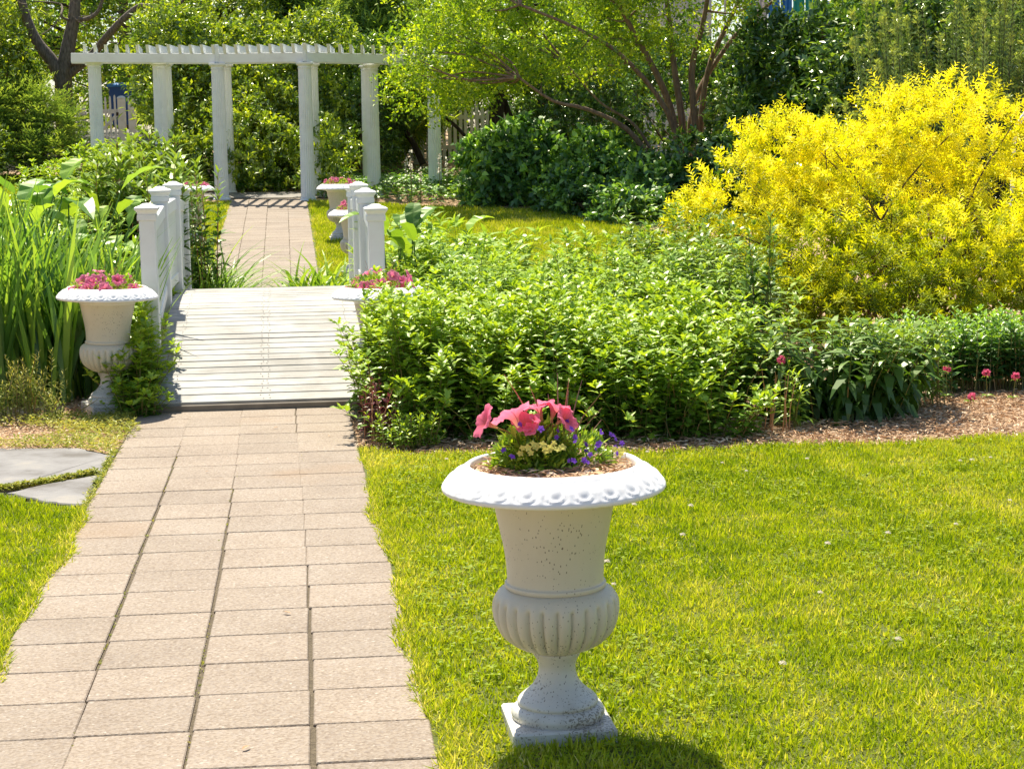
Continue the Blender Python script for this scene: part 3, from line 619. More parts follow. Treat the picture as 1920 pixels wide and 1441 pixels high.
# ------------------------------------------------------------------ cast urns
def lathe(geo, prof, na, mod=None, tone=.5, sub=4):
    C = curve_pts([(r_, 0, z_) for r_, z_ in prof], (len(prof) - 1) * sub + 1); r_ = np.maximum(C[:, 0], 0); z_ = C[:, 2]; n = len(r_)
    a = np.linspace(0, 2 * PI, na, endpoint=False)
    RR = np.repeat(r_[:, None], na, 1); ZZ = np.repeat(z_[:, None], na, 1)
    if mod: RR, ZZ = mod(RR, ZZ, np.repeat(a[None], n, 0), np.repeat(np.linspace(0, 1, n)[:, None], na, 1))
    V = np.stack([RR * np.cos(a)[None], RR * np.sin(a)[None], ZZ], -1).reshape(-1, 3)
    i, j = np.meshgrid(np.arange(n - 1), np.arange(na), indexing='ij'); j2 = (j + 1) % na
    F = np.stack([i * na + j, i * na + j2, (i + 1) * na + j2, (i + 1) * na + j], -1).reshape(-1, 4)
    geo.add(V, F[:, ::-1], tone)
def egg_mod(RR, ZZ, A, T):
    ne = 24; ph = ((A * ne / (2 * PI)) % 1.0) - .5                        # -.5 .. .5 across one egg
    s = np.clip((RR - .242) / (.299 - .242), 0, 1); front = (ZZ > .676) & (RR > .24)
    ex = ph / .30; ey = (s - .46) / .40; d = np.sqrt(ex ** 2 + ey ** 2)
    egg = .0056 * np.clip(1 - (d / .86) ** 2, 0, 1) ** .75 + .0036 * np.exp(-((d - 1.15) / .12) ** 2) * np.clip((s - .2) * 4, 0, 1)
    dart = .006 * np.exp(-((np.abs(ph) - .5) / .06) ** 2) * np.exp(-((s - .62) / .3) ** 2)
    scal = .0022 * np.cos(ph * 4 * PI) * np.exp(-((s - 1.0) / .12) ** 2)
    h = np.where(front, egg + dart + scal - .002, 0) * np.clip(s * 8, 0, 1) * np.clip((1.02 - s) * 7, .25, 1)
    nr, nz = .62, .78                                                     # roughly the outward slope of the rim
    return RR + h * nr, ZZ + h * nz
def gad_mod(RR, ZZ, A, T):
    ng = 26; ph = ((A * ng / (2 * PI)) % 1.0) - .5
    v = np.sqrt(np.clip(1 - (ph / .5) ** 2, 0, 1)) - .80
    top = np.clip((.392 - ZZ) / .012, 0, 1) * np.clip((.396 - ZZ + .010 * (np.cos(ph * 2 * PI) - 1)) / .008, 0, 1); bot = np.clip((ZZ - .232) / .05, .15, 1)
    return RR + .016 * v * top * bot, ZZ
def urn_meshes():
    q = Geo(); lathe(q, [(.214, .69), (.219, .72), (.222, .740), (.229, .746), (.236, .742), (.244, .737), (.258, .727), (.272, .7155), (.286, .703), (.2965, .692), (.3000, .684), (.296, .676), (.28, .672), (.225, .668), (.175, .656), (.160, .644)], 24 * 12, egg_mod, sub=4)
    rim = q.mesh('rim', M_rim, smooth=True)
    q = Geo(); lathe(q, [(.163, .648), (.158, .62), (.147, .565), (.138, .52), (.1325, .48), (.130, .44), (.1305, .424), (.1355, .421), (.137, .416), (.135, .409), (.130, .405)], 72, sub=4)
    neck = q.mesh('neck', M_urn, smooth=True)
    q = Geo(); lathe(q, [(.132, .407), (.141, .404), (.152, .398), (.159, .390), (.166, .372), (.1685, .352), (.167, .33), (.160, .305), (.148, .282), (.130, .262), (.108, .247), (.085, .237), (.066, .232), (.058, .230)], 26 * 8, gad_mod, sub=3)
    bulb = q.mesh('bulb', M_urn, smooth=True)
    q = Geo(); lathe(q, [(.058, .233), (.065, .228), (.063, .219), (.055, .205), (.050, .188), (.051, .172), (.057, .152), (.068, .134), (.084, .118), (.100, .105), (.108, .096), (.110, .089), (.107, .084), (.107, .080)], 64, sub=4)
    stem = q.mesh('stem', M_urn_foot, smooth=True)
    q = Geo(); lathe(q, [(.104, .083), (.113, .080), (.122, .073), (.127, .062), (.126, .052), (.122, .043)], 64, sub=4)
    torus = q.mesh('foot', M_urn_foot, smooth=True)
    q = Geo(); box(q, -.14, .14, -.14, .14, -.03, .0455, bev=.006); plinth = q.mesh('plinth', M_urn_foot)
    q = Geo(); n = 40; th = np.linspace(0, 2 * PI, n, endpoint=False); rs = [.219, .17, .11, .05, .004]
    for k, r_ in enumerate(rs): pass
    V = np.concatenate([np.c_[r_ * np.cos(th), r_ * np.sin(th), np.full(n, .722 + .014 * (1 - r_ / .22)) + R.normal(0, .003, n)] for r_ in rs])
    F = [[k * n + j, k * n + (j + 1) % n, (k + 1) * n + (j + 1) % n, (k + 1) * n + j] for k in range(4) for j in range(n)]; q.add(V, F, .3)
    m = 900; xy = in_ellipse(m, 0, 0, .212, .212); az = U(0, 6.28, m)
    leaves(q, KITE, np.c_[xy, .728 + U(0, .014, m)], np.c_[np.cos(az), np.sin(az), U(-.2, .3, m)], np.array([0, 0, 1.]) + rdir(m) * .5, U(.012, .045, m), U(.004, .011, m), U(0, 1, m))
    soil = q.mesh('soil', M_chip)
    return dict(plinth=plinth, foot=torus, stem=stem, bulb=bulb, neck=neck, rim=rim, soil=soil)
UM = urn_meshes()
def urn(label, x, y, z=None, rot=0.0, tilt=(0, 0)):
    t = thing('garden_urn', label, 'urn', (x, y, g(y) if z is None else z), 'white cast urns along the garden path')
    t.rotation_euler = (tilt[0], tilt[1], rot)
    for k, me in UM.items(): obj(k, me, t)
    return t
URN = [urn('white cast urn standing alone on the lawn in front, its shadow on the grass', .952, 4.69, rot=.0, tilt=(0, -.008)),
       urn('weathered white urn at the near end of the bridge, beside the iris leaves', -.838, 11.02, .01, .35, (.01, .02)),
       urn('white urn at the near end of the bridge, half buried in leafy plants', .815, 10.98, -.02, .1),
       urn('white urn on the grass right of the far path, partly behind the railing posts', .965, 24.3, rot=.05),
       urn('white urn low behind the railing posts, nearer of the two right of the far path', 1.03, 20.8, rot=.2),
       urn('white urn left of the far path, showing past the railing and tall leaves', -.975, 24.45, rot=.1)]

# flowers for the urns
def blossom_mesh(mat, r=.046, lobes=5, name='blossom', deep=1.0):
    q = Geo(); na = 60; a = np.linspace(0, 2 * PI, na, endpoint=False); rings = []
    for t, rr, zz in ((0, .05, -1.25), (.08, .09, -.9), (.2, .17, -.45), (.33, .28, -.24), (.45, .42, -.12), (.6, .6, -.03), (.75, .78, .02), (.88, .9, .015), (1, 1.0, -.04)):
        ro = r * rr * (1 + (.10 * np.cos(lobes * a) * t ** 2) + (.03 * np.sin(9 * a + 1) * t ** 3)); zo = r * (zz * deep + .10 * t ** 3 * np.sin(lobes * a + .6) + .06 * t ** 4 * np.sin(13 * a) + .035 * t ** 5 * np.sin(23 * a + 2)); rings.append((t, ro, zo))
    V = np.concatenate([np.c_[ro * np.cos(a), ro * np.sin(a), zo] for _, ro, zo in rings]); T = np.concatenate([np.clip(t - (.28 * t * (np.arange(na) % 6 == 0) + .10 * t * (np.arange(na) % 3 == 1)), 0, 1) for t, _, _ in rings])
    F = [[k * na + j, k * na + (j + 1) % na, (k + 1) * na + (j + 1) % na, (k + 1) * na + j] for k in range(len(rings) - 1) for j in range(na)]
    q.add(V, F, T); return q.mesh(name, mat, smooth=True)
def small_flower_mesh(mat, r=.012, petals=5):
    q = Geo(); a = np.linspace(0, 2 * PI, petals, endpoint=False)
    leaves(q, OVAL, np.zeros((petals, 3)), np.c_[np.cos(a), np.sin(a), np.full(petals, .25)], np.tile([0, 0, 1.], (petals, 1)), r, r * .85, .9); return q.mesh('blossom', mat)
B_coral = blossom_mesh(M_coral, .047); B_pink = blossom_mesh(M_pink, .043); B_lemon = small_flower_mesh(M_lemon, .0105); B_violet = small_flower_mesh(M_violet, .011, 5)
def aim(o, d, spin=0.0):
    d = Vector(d).normalized(); o.rotation_euler = (d.to_track_quat('Z', 'Y') @ Matrix.Rotation(spin, 3, 'Z').to_quaternion()).to_euler()
def mound(center, rx, ry, h, n, L, W, seed_tone=(.1, .9), tpl=KITE):
    q = Geo(); c = np.asarray(center, float); d = rdir(n); d[:, 2] = np.abs(d[:, 2]); rr = U(.35, 1.0, n) ** .6
    P = c + d * [rx, ry, h] * rr[:, None]; D = nrm(d * .8 + rdir(n) * .8 + [0, 0, .25]); N = nrm(rdir(n) * .6 + [0, 0, 1.])
    leaves(q, tpl, P, D, N, L * U(.7, 1.3, n), W * U(.7, 1.3, n), U(*seed_tone, n)); return q
ux, uy = URN[0].location.x, URN[0].location.y
# foreground urn: coral petunia, violet lobelia, lemon bells, purple grass
t = thing('petunia_plant', 'coral pink petunia with wide trumpets, growing in the urn on the lawn', 'plant', (ux - .05, uy - .01, .716))
mound((ux - .055, uy + .03, .716), .115, .10, .125, 900, .036, .015).build('foliage', M_aster, t)
stm = Geo()
for dx, dy, z, d, s, mat in ((-.195, -.01, .862, (-.86, -.15, .42), 1.0, B_coral), (-.118, -.03, .886, (-.35, .35, .85), 1.22, B_coral), (-.082, -.035, .862, (-.1, -.55, .8), .8, B_coral), (-.042, .02, .896, (-.25, .1, .95), .92, B_coral),
                             (.004, .015, .894, (.3, .2, .9), 1.0, B_coral), (.03, -.03, .868, (.62, -.45, .42), .86, B_coral), (-.076, -.06, .846, (-.2, -.6, .5), .42, B_coral), (-.062, -.055, .872, (.35, -.3, .8), .36, B_coral)):
    b = obj('blossom', mat, t, (ux + dx - t.location.x, uy + dy - t.location.y, z - t.location.z), scale=(s, s, s * .8)); aim(b, d, U(0, 6))
    bb = np.array([ux + dx, uy + dy, z]) - .05 * s * np.array(Vector(d).normalized()); tube(stm, curve_pts([(ux - .05 + dx * .25, uy, .72), bb * .5 + np.array([ux - .05, uy, .76]) * .5 + [0, 0, .01], bb], 6), .0022, 4)
stm.build('stem', M_stem, t)
t = thing('lobelia_plant', 'violet lobelia with tiny flowers on the right of the urn on the lawn', 'plant', (ux + .07, uy, .716))
mound((ux + .05, uy + .04, .72), .115, .09, .11, 700, .028, .010, (.2, 1)).build('foliage', M_willow, t)
for dx, z in ((-.14, .79), (-.02, .795), (.032, .855), (.05, .82), (.08, .80), (.118, .83), (.155, .79), (.022, .77), (.07, .755), (.082, .775), (-.1, .85), (-.052, .848), (.16, .805), (.10, .81), (.0, .83), (.14, .815), (.03, .745)):
    for _ in range(2):
        b = obj('blossom', B_violet, t, (dx - .07 + U(-.012, .012), -.07 + U(-.05, .05), z - .716 + U(-.01, .01)), scale=[U(.55, .95)] * 3); aim(b, (U(-.8, .8), -.6, U(.1, .9)), U(0, 6))
t = thing('calibrachoa_plant', 'pale lemon bell flowers low in the middle of the urn on the lawn', 'plant', (ux - .03, uy - .05, .716))
mound((ux - .03, uy - .01, .72), .11, .08, .07, 300, .022, .009, (.3, 1)).build('foliage', M_aster, t)
for dx, z in ((-.09, .806), (-.08, .79), (-.075, .815), (-.045, .80), (-.05, .812), (-.028, .80), (-.018, .812), (-.012, .798), (-.105, .784), (-.1, .80), (-.036, .79), (.155, .775), (.165, .782), (.147, .785), (.005, .80), (-.06, .80)):
    b = obj('blossom', B_lemon, t, (dx + .03, -.05 + U(-.025, .03), z - .716), scale=[U(.8, 1.3)] * 3); aim(b, (U(-.4, .4), -.8, U(.3, .9)), U(0, 6))
t = thing('fountain_grass', 'sparse purple brown grass blades rising from the urn on the lawn', 'plant', (ux + .01, uy + .03, .716))
gi = 0
for x1, z1, bx in ((-.145, .985, -.06), (-.075, .95, -.03), (.008, .975, .0), (.03, .97, .02), (.075, .955, .03), (.115, .925, .04), (.12, .885, .05), (.125, .845, .06), (-.15, .83, -.03), (.035, .93, .02), (-.02, .92, -.01)):
    q = Geo(); c = curve_pts([(bx * .4, 0, .0), (bx * .55 + x1 * .35, 0, (z1 - .716) * .62), (x1, U(-.04, .04), z1 - .716)], 8); q2 = np.linspace(.0032, .0009, 8)
    tube(q, c, q2, 3, U(0, 1)); q.build('blade', M_grassp, t, origin=(0, 0, 0))
def urn_flowers(u, nb, label, name='petunia_plant', mat=None, hgt=.09, rad=.195, seed=0):
    x, y, z = u.location; t = thing(name, label, 'plant', (x, y, z + .716))
    mound((0, 0, 0), rad * 1.1, rad * 1.1, hgt * 1.1, 900, .034, .012, (.1, 1)).build('foliage', M_willow, t, origin=(0, 0, 0))
    for k in range(nb):
        a = U(0, 6.28) if k % 3 else U(3.6, 5.8); rr = rad * (.35 + .8 * math.sqrt(U(0, 1))); s = U(.68, .98)
        p = (rr * math.cos(a), rr * math.sin(a), hgt * (1.15 - .6 * (rr / rad) ** 2) + U(-.03, .035))
        b = obj('blossom', mat or B_pink, t, p, scale=(s, s, s)); aim(b, (p[0] * 3.5 + U(-.25, .25), p[1] * 3.5 - .3, .42 + U(0, .3)), U(0, 6))
    for k in range(5):
        a = U(3.4, 6.0); b = obj('blossom', B_lemon, t, (rad * .8 * math.cos(a), rad * .8 * math.sin(a), hgt * .6), scale=[1.5] * 3); b['label'] = 'small lemon blossom'; aim(b, (0, -.8, .5), 0)
    m = 14; q = Geo(); prisms(q, np.c_[U(-.03, .03, (m, 2)), np.zeros(m)], np.c_[U(-.13, .13, (m, 2)), U(.1, .19, m)], .002, .0008); q.build('dry_stem', M_red_stem, t, origin=(0, 0, 0))
urn_flowers(URN[1], 24, 'pink petunias filling the weathered urn beside the iris leaves')
urn_flowers(URN[2], 24, 'pink petunias in the half buried urn at the bridge end')
urn_flowers(URN[3], 18, 'pink flowers in the urn on the grass right of the far path')
urn_flowers(URN[4], 16, 'pink flowers in the low urn just behind the railing posts')
urn_flowers(URN[5], 14, 'pink flowers in the urn left of the far path')

# ------------------------------------------------------------------ pergola
perg = thing('pergola', 'long white pergola on fluted columns at the end of the path', 'pergola', (0, 30.5, g(30.5)))
PO = np.array(perg.location)
def column_mesh(h, r0=.118, r1=.105, nf=20):
    q = Geo(); k = nf * 6; a = np.linspace(0, 2 * PI, k, endpoint=False); rows = [(0, 1), (.04, 1), (.3, .99), (.6, .96), (1, 1)]
    fl = np.clip(np.cos(a * nf), -.2, 1); zs = np.array([0, .02, h * .33, h * .66, h - .02, h]); rr = np.interp(zs, [0, h], [r0, r1])
    V = np.concatenate([np.c_[(r_ * (1 - (.0 if i in (0, 5) else .075) * np.clip(fl, 0, 1))) * np.cos(a), (r_ * (1 - (.0 if i in (0, 5) else .075) * np.clip(fl, 0, 1))) * np.sin(a), np.full(k, z_)] for i, (r_, z_) in enumerate(zip(rr, zs))])
    F = [[i * k + j, i * k + (j + 1) % k, (i + 1) * k + (j + 1) % k, (i + 1) * k + j] for i in range(5) for j in range(k)]
    q.add(V, F); return q.mesh('column', M_perg)
def capital_mesh(up=True):
    q = Geo(); s = 1 if up else -1
    lathe(q, [(.104, -.10 * s), (.116, -.097 * s), (.117, -.09 * s), (.108, -.085 * s), (.108, -.06 * s), (.122, -.05 * s), (.132, -.035 * s), (.134, -.03 * s)], 32, sub=2)
    box(q, -.138, .138, -.138, .138, min(-.034 * s, 0), max(-.034 * s, 0), bev=.004); return q.mesh('capital' if up else 'column_base', M_perg)
CAPT = capital_mesh(); 
def base_mesh():
    q = Geo(); lathe(q, [(.118, .075), (.126, .07), (.132, .062), (.13, .05), (.135, .045), (.145, .034), (.142, .02)], 32, sub=2); box(q, -.15, .15, -.15, .15, -.04, .03, bev=.004); return q.mesh('column_base', M_perg)
BASE = base_mesh()
FR = [(-2.93, 32.0), (-1.81, 31.5), (-.80, 30.65), (.625, 30.05), (1.76, 31.0), (2.85, 31.5)]
BK = [(-3.06, 33.2), (-1.77, 32.55), (-.715, 31.8), (.755, 31.2), (1.74, 32.2), (2.95, 32.7)]
ZT = {0: 3.0, 1: 2.965, 2: 2.905, 3: 2.885, 4: 2.885, 5: 2.88}
for rowi, row in enumerate((FR, BK)):
    for k, (x, y) in enumerate(row):
        zb = g(y) - .03; zt = ZT[k] + (0.03 if rowi else 0); h = zt - zb - .03
        c = obj('column', column_mesh(h), perg, (x - PO[0], y - PO[1], zb - PO[2] + .03)); 
        obj('capital', CAPT, c, (0, 0, h)); obj('column_base', BASE, c, (0, 0, -.03))
    ext = [np.array([row[0][0] - .36, row[0][1] + .05])] + [np.array(p) for p in row[1:-1]] + [np.array([row[-1][0] + .25, row[-1][1] + .05])]
    zz = [ZT[k] + (.03 if rowi else 0) + .002 for k in range(6)]
    segs = [(0, 2), (2, 3), (3, 5)]
    for a_, b_ in segs:
        p0 = ext[a_]; p1 = ext[b_]; d = p1 - p0; L_ = np.linalg.norm(d); an = math.atan2(d[1], d[0]); sl_ = math.atan2(zz[b_] - zz[a_], L_)
        q = Geo(); box(q, -L_ / 2 + .003, L_ / 2 - .003, -.07, .07, 0, .155, bev=.004)
        o = obj('beam', q.mesh('beam', M_perg), perg, ((p0[0] + p1[0]) / 2 - PO[0], (p0[1] + p1[1]) / 2 - PO[1], (zz[a_] + zz[b_]) / 2 - PO[2])); o.rotation_euler = (0, -sl_, an)
    if rowi == 0:
        for k in (2, 3):
            q = Geo(); box(q, -.03, .03, -.10, -.073, 0.01, .30, bev=.003); obj('joint_block', q.mesh('joint_block', M_perg), perg, (row[k][0] - PO[0], row[k][1] - PO[1], zz[k] - PO[2]))
def rafter_mesh(L_):
    q = Geo(); prof = [(-.20, .135), (-.17, .135), (L_ + .17, .135), (L_ + .2, .135), (L_ + .10, .0), (-.10, .0)]; w_ = .024
    V = [[-w_, y, z] for y, z in prof] + [[w_, y, z] for y, z in prof]; n = 6
    q.add(V, [[k, n + k, n + (k + 1) % n, (k + 1) % n] for k in range(n)]); q.F.append(np.array([[0, 1, 5], [1, 2, 4], [1, 4, 5], [2, 3, 4], [6, 11, 7], [7, 10, 8], [7, 11, 10], [8, 10, 9]])); return q.mesh('rafter', M_perg)
fx = np.array([p[0] for p in FR]); fy = np.array([p[1] for p in FR]); fz = np.array([ZT[k] for k in range(6)]); bx_ = np.array([p[0] for p in BK]); by_ = np.array([p[1] for p in BK])
RFM = rafter_mesh(1.18)
for k in range(34):
    x = -3.08 + k * .187
    if x > 2.95: break
    yb = np.interp(x, [fx[0] - .36, fx[2], fx[3], fx[5] + .25], [fy[0] + .12, fy[2], fy[3], fy[5] + .02]); zb = np.interp(x, [fx[0] - .36, fx[2], fx[3], fx[5] + .25], [fz[0], fz[2], fz[3], fz[5]]) + .159
    skew = np.interp(x, [-3.2, -2.2, -1.8, 0, .8, 1.1, 3], [.09, .06, -.14, -.16, -.16, -.06, -.05])
    o = obj('rafter', RFM, perg, (x - PO[0], yb - PO[1], zb - PO[2]), (random.uniform(-.01, .01), random.uniform(-.03, .03), skew))
# a slim stand between the left columns
t = thing('plant_stand', 'dark flat topped stand in front of the paired pergola columns', 'stand', (-1.72, 30.9, g(30.9)))
q = Geo(); box(q, -.23, .23, -.15, .15, .87, .90, bev=.004); q.build('top', M_dbark, t, origin=(0, 0, 0))
for sx in (-.19, .19):
    for sy in (-.11, .11):
        q = Geo(); box(q, sx - .018, sx + .018, sy - .018, sy + .018, 0, .87); q.build('leg', M_dbark, t, origin=(0, 0, 0))

# ------------------------------------------------------------------ fences, gate, bins
def picket_mesh(h, wd=.07):
    q = Geo(); prof = [(-wd / 2, 0), (wd / 2, 0), (wd / 2, h - .05), (wd * .3, h - .015), (0, h), (-wd * .3, h - .015), (-wd / 2, h - .05)]; n = len(prof)
    V = [[x, -.011, z] for x, z in prof] + [[x, .011, z] for x, z in prof]
    q.add(V, [[k, (k + 1) % n, n + (k + 1) % n, n + k] for k in range(n)]); q.F.append(np.array([[0, k, k + 1] for k in range(1, n - 1)] + [[n, n + k + 1, n + k] for k in range(1, n - 1)])); return q.mesh('picket', M_picket)
PK = {h: picket_mesh(h) for h in (1.05, 1.12, 1.2, 1.28)}
def fence(label, x0, x1, y, base, hs, pitch=.115, post=1.9, y1=None):
    y1 = y if y1 is None else y1; t = thing('picket_fence', label, 'fence', (x0, y, base))
    n = int((x1 - x0) / pitch)
    for k in range(n):
        f = (k + .5) / n; h = hs[k % len(hs)]; obj('picket', PK[h], t, ((x1 - x0) * f, (y1 - y) * f, .06), (0, random.uniform(-.012, .012), 0))
    for z in (.30, .92):
        q = Geo(); box(q, 0, x1 - x0, .014, .052, z, z + .085); o = q.build('rail', M_picket, t, origin=(0, 0, 0)); o.rotation_euler = (0, 0, math.atan2(y1 - y, x1 - x0))
    for k in range(int((x1 - x0) / post) + 1):
        q = Geo(); box(q, -.055, .055, -.055, .055, -.05, 1.30, bev=.006); obj('post', q.mesh('post', M_picket), t, (k * post, (y1 - y) * k * post / (x1 - x0) + .11, 0))
    return t
fence('shaded white picket fence behind the shrubs, beyond the pergola', 1.1, 9.2, 38, g(38) + .0, [1.05, 1.12, 1.2, 1.2, 1.12, 1.05])
fence('white picket fence by the road, glimpsed under the juniper', -7.6, -4.15, 42, g(42), [1.12])
t = thing('garden_gate', 'white picket gate with a diagonal brace, seen between pergola columns', 'gate', (-4.08, 41.9, g(42) + .1))
for k in range(6): obj('picket', PK[1.2], t, (.06 + k * .103, 0, .0), scale=(.62, 1, .98 + .016 * k))
for z in (.18, .86):
    q = Geo(); box(q, 0, .66, .014, .05, z, z + .09); q.build('rail', M_picket, t, origin=(0, 0, 0))
q = Geo(); tube(q, [(.02, .03, .22), (.64, .03, .86)], .035, 4); q.build('brace', M_picket, t, origin=(0, 0, 0))
q = Geo(); box(q, .600, .655, -.04, -.012, .80, .88, bev=.004); q.build('latch', M_dbark, t, origin=(0, 0, 0))
for k, (x, nm) in enumerate(((-3.36, 'white gate post with rounded top, left of the black latch'), (-3.13, 'white gate post with rounded top, right of the black latch'))):
    t = thing('gate_post', nm, 'post', (x, 41.95, g(42))); q = Geo(); box(q, -.085, .085, -.085, .085, -.05, 1.28, bev=.008); q.build('shaft', M_picket, t, origin=(0, 0, 0))
    q = Geo(); lathe(q, [(.085, 1.28), (.098, 1.283), (.098, 1.30), (.08, 1.325), (.045, 1.345), (.0, 1.352)], 20, sub=2); q.build('cap', M_picket, t, origin=(0, 0, 0))
def wheelie(label, x, y, z, mat, lidmat):
    t = thing('wheelie_bin', label, 'bin', (x, y, z)); q = Geo(); V = []
    for s, zz_ in ((.22, .06), (.29, .98)): V += [[-s, -s, zz_], [s, -s, zz_], [s, s, zz_], [-s, s, zz_]]
    q.add(V, [[0, 1, 5, 4], [1, 2, 6, 5], [2, 3, 7, 6], [3, 0, 4, 7], [3, 2, 1, 0]]); q.build('body', mat, t, origin=(0, 0, 0))
    q = Geo(); V = []
    for s, f, zz_ in ((.32, .34, .98), (.32, .34, 1.02), (.26, .27, 1.07), (.12, .12, 1.09)): V += [[-s, -f, zz_], [s, -f, zz_], [s, f, zz_], [-s, f, zz_]]
    q.add(V, [[4 * k + j, 4 * k + (j + 1) % 4, 4 * k + 4 + (j + 1) % 4, 4 * k + 4 + j] for k in range(3) for j in range(4)] + [[12, 13, 14, 15]]); q.build('lid', lidmat, t, origin=(0, 0, 0), smooth=True)
    for sx in (-.22, .22):
        q = Geo(); tube(q, [(sx - .03, .27, .1), (sx + .03, .27, .1)], .1, 14); q.build('wheel', M_dbark, t, origin=(0, 0, 0))
    q = Geo(); tube(q, [(-.24, .34, 1.0), (-.24, .40, 1.0), (.24, .40, 1.0), (.24, .34, 1.0)], .018, 6); q.build('handle', lidmat, t, origin=(0, 0, 0))
wheelie('blue bin with a pale blue lid behind the picket gate', -3.72, 46.2, 2.02, simple_mat('blue_plastic', (.02, .09, .36), .4), simple_mat('blue_lid', (.05, .20, .55), .3))
wheelie('green bin beside the blue one behind the gate', -3.22, 46.4, 2.02, simple_mat('green_plastic', (.03, .16, .08), .4), simple_mat('green_lid', (.10, .30, .15), .3))
q = Geo(); q.add([[-20, 44.5, 1.63], [-2.2, 44.5, 1.63], [-2.2, 50, 2.0], [-20, 50, 2.0]], [[0, 1, 2, 3]]); V = [[-20, 44.5, 1.0], [-2.2, 44.5, 1.0]]; q.add(V + [[-2.2, 44.5, 1.629], [-20, 44.5, 1.629]], [[0, 1, 2, 3]]); tag(q.build('road', M_concrete, origin=(0, 0, 0)), kind='structure')

# ------------------------------------------------------------------ planting: right bed
def plant(name, label, loc, parts, cat='plant', group=None):
    """parts: list of (name, Geo, material)"""
    t = thing(name, label, cat, loc, group)
    for nm, q, m in parts:
        if q.n: q.build(nm, m, t)
    return t
def aster(label, blobs, H, dens, name='aster_clump', mat=M_aster, L=.075, W=.040, tpl=LOBED, gap=.034, per=2, start=.0, cat='plant', wild=.085):
    gl, gs = Geo(), Geo()
    for cx, cy_, rx, ry, hm in blobs:
        n = int(PI * rx * ry * dens); xy = in_ellipse(n, cx, cy_, rx, ry); e = (((xy - [cx, cy_]) / [rx, ry]) ** 2).sum(1)
        h = H * hm * (1.0 - .45 * e ** 1.6) * U(.72, 1.16, n) * (1 + .10 * wob(np.c_[xy, xy[:, 0] * 0], 4.0, 1.2)); ln = (xy - [cx, cy_]) / [rx, ry] * (.14 * e)[:, None] + R.normal(0, wild, (n, 2)) * min(H, .9) / .7
        stemmy(gl, gs, on_ground(xy), h, ln, gap, L, W, tpl, per=per, start=start, srad=.0032, el=(38, -8), size=(1.0, 1.1, .92))
        tp_ = on_ground(xy) + np.c_[ln, h]; i_ = np.repeat(np.arange(n), 5); az_ = U(0, 6.28, n * 5); el_ = np.radians(U(5, 65, n * 5))   # rosette at each tip
        leaves(gl, tpl, tp_[i_], np.c_[np.cos(az_) * np.cos(el_), np.sin(az_) * np.cos(el_), np.sin(el_)], np.array([0, 0, 1.]) + rdir(n * 5) * .35, L * U(.5, .95, n * 5), W * U(.5, .95, n * 5), U(.55, 1, n * 5))
    c = np.mean([[b[0], b[1]] for b in blobs], 0)
    return plant(name, label, (c[0], c[1], g(c[1])), [('foliage', gl, mat), ('stems', gs, M_stem)], cat)
aster('bright green leafy mound spilling over the bridge end, hiding the urn', [(.96, 9.95, .28, .38, .93), (1.15, 10.25, .42, .42, 1.0), (1.02, 10.5, .36, .2, 1.04), (.76, 10.45, .14, .24, .9), (1.02, 9.58, .30, .13, .5)], .70, 230)
aster('bright green leafy mound at the back of the urn on the lawn', [(1.62, 9.95, .42, .45, .93), (1.75, 10.5, .48, .48, 1.0), (1.66, 9.50, .46, .13, .5)], .68, 210)
aster('bright green leafy mound near the dry red stems, at the bed front', [(2.30, 9.75, .45, .42, .93), (2.52, 10.3, .44, .5, 1.02), (2.36, 9.36, .42, .13, .48)], .66, 210)
aster('fresh pale green stand of lance leaved stems, left of the yellow shrub', [(2.2, 11.45, .68, .62, .95), (2.85, 11.6, .45, .6, 1.02), (2.55, 12.5, .6, .55, 1.12)], .76, 130, 'willow_leaved_plant', M_willow, .10, .030, LANCE, .034, 2)
aster('leafy stand of lance leaved stems right of the half buried urn', [(1.25, 11.6, .32, .5, .92), (1.62, 11.9, .5, .6, .98), (1.35, 12.6, .5, .5, 1.15)], .74, 130, 'willow_leaved_plant', M_willow, .10, .030, LANCE, .034, 2)
aster('deep green upright stand at the tip of the yellow shrub', [(3.0, 13.3, .45, .5, 1.0), (3.3, 12.6, .4, .5, .92), (3.05, 11.9, .35, .5, .86)], 1.0, 120, 'phlox', M_lance, .10, .026, LANCE, .04, 2)
aster('leafy green stand between the railing posts and the far lawn', [(1.35, 13.7, .42, .7, 1.0), (2.0, 14.1, .5, .6, .82), (1.25, 14.9, .3, .6, 1.0)], .92, 80, 'coneflower_stand', M_willow, .15, .042, LANCE, .055, 2)
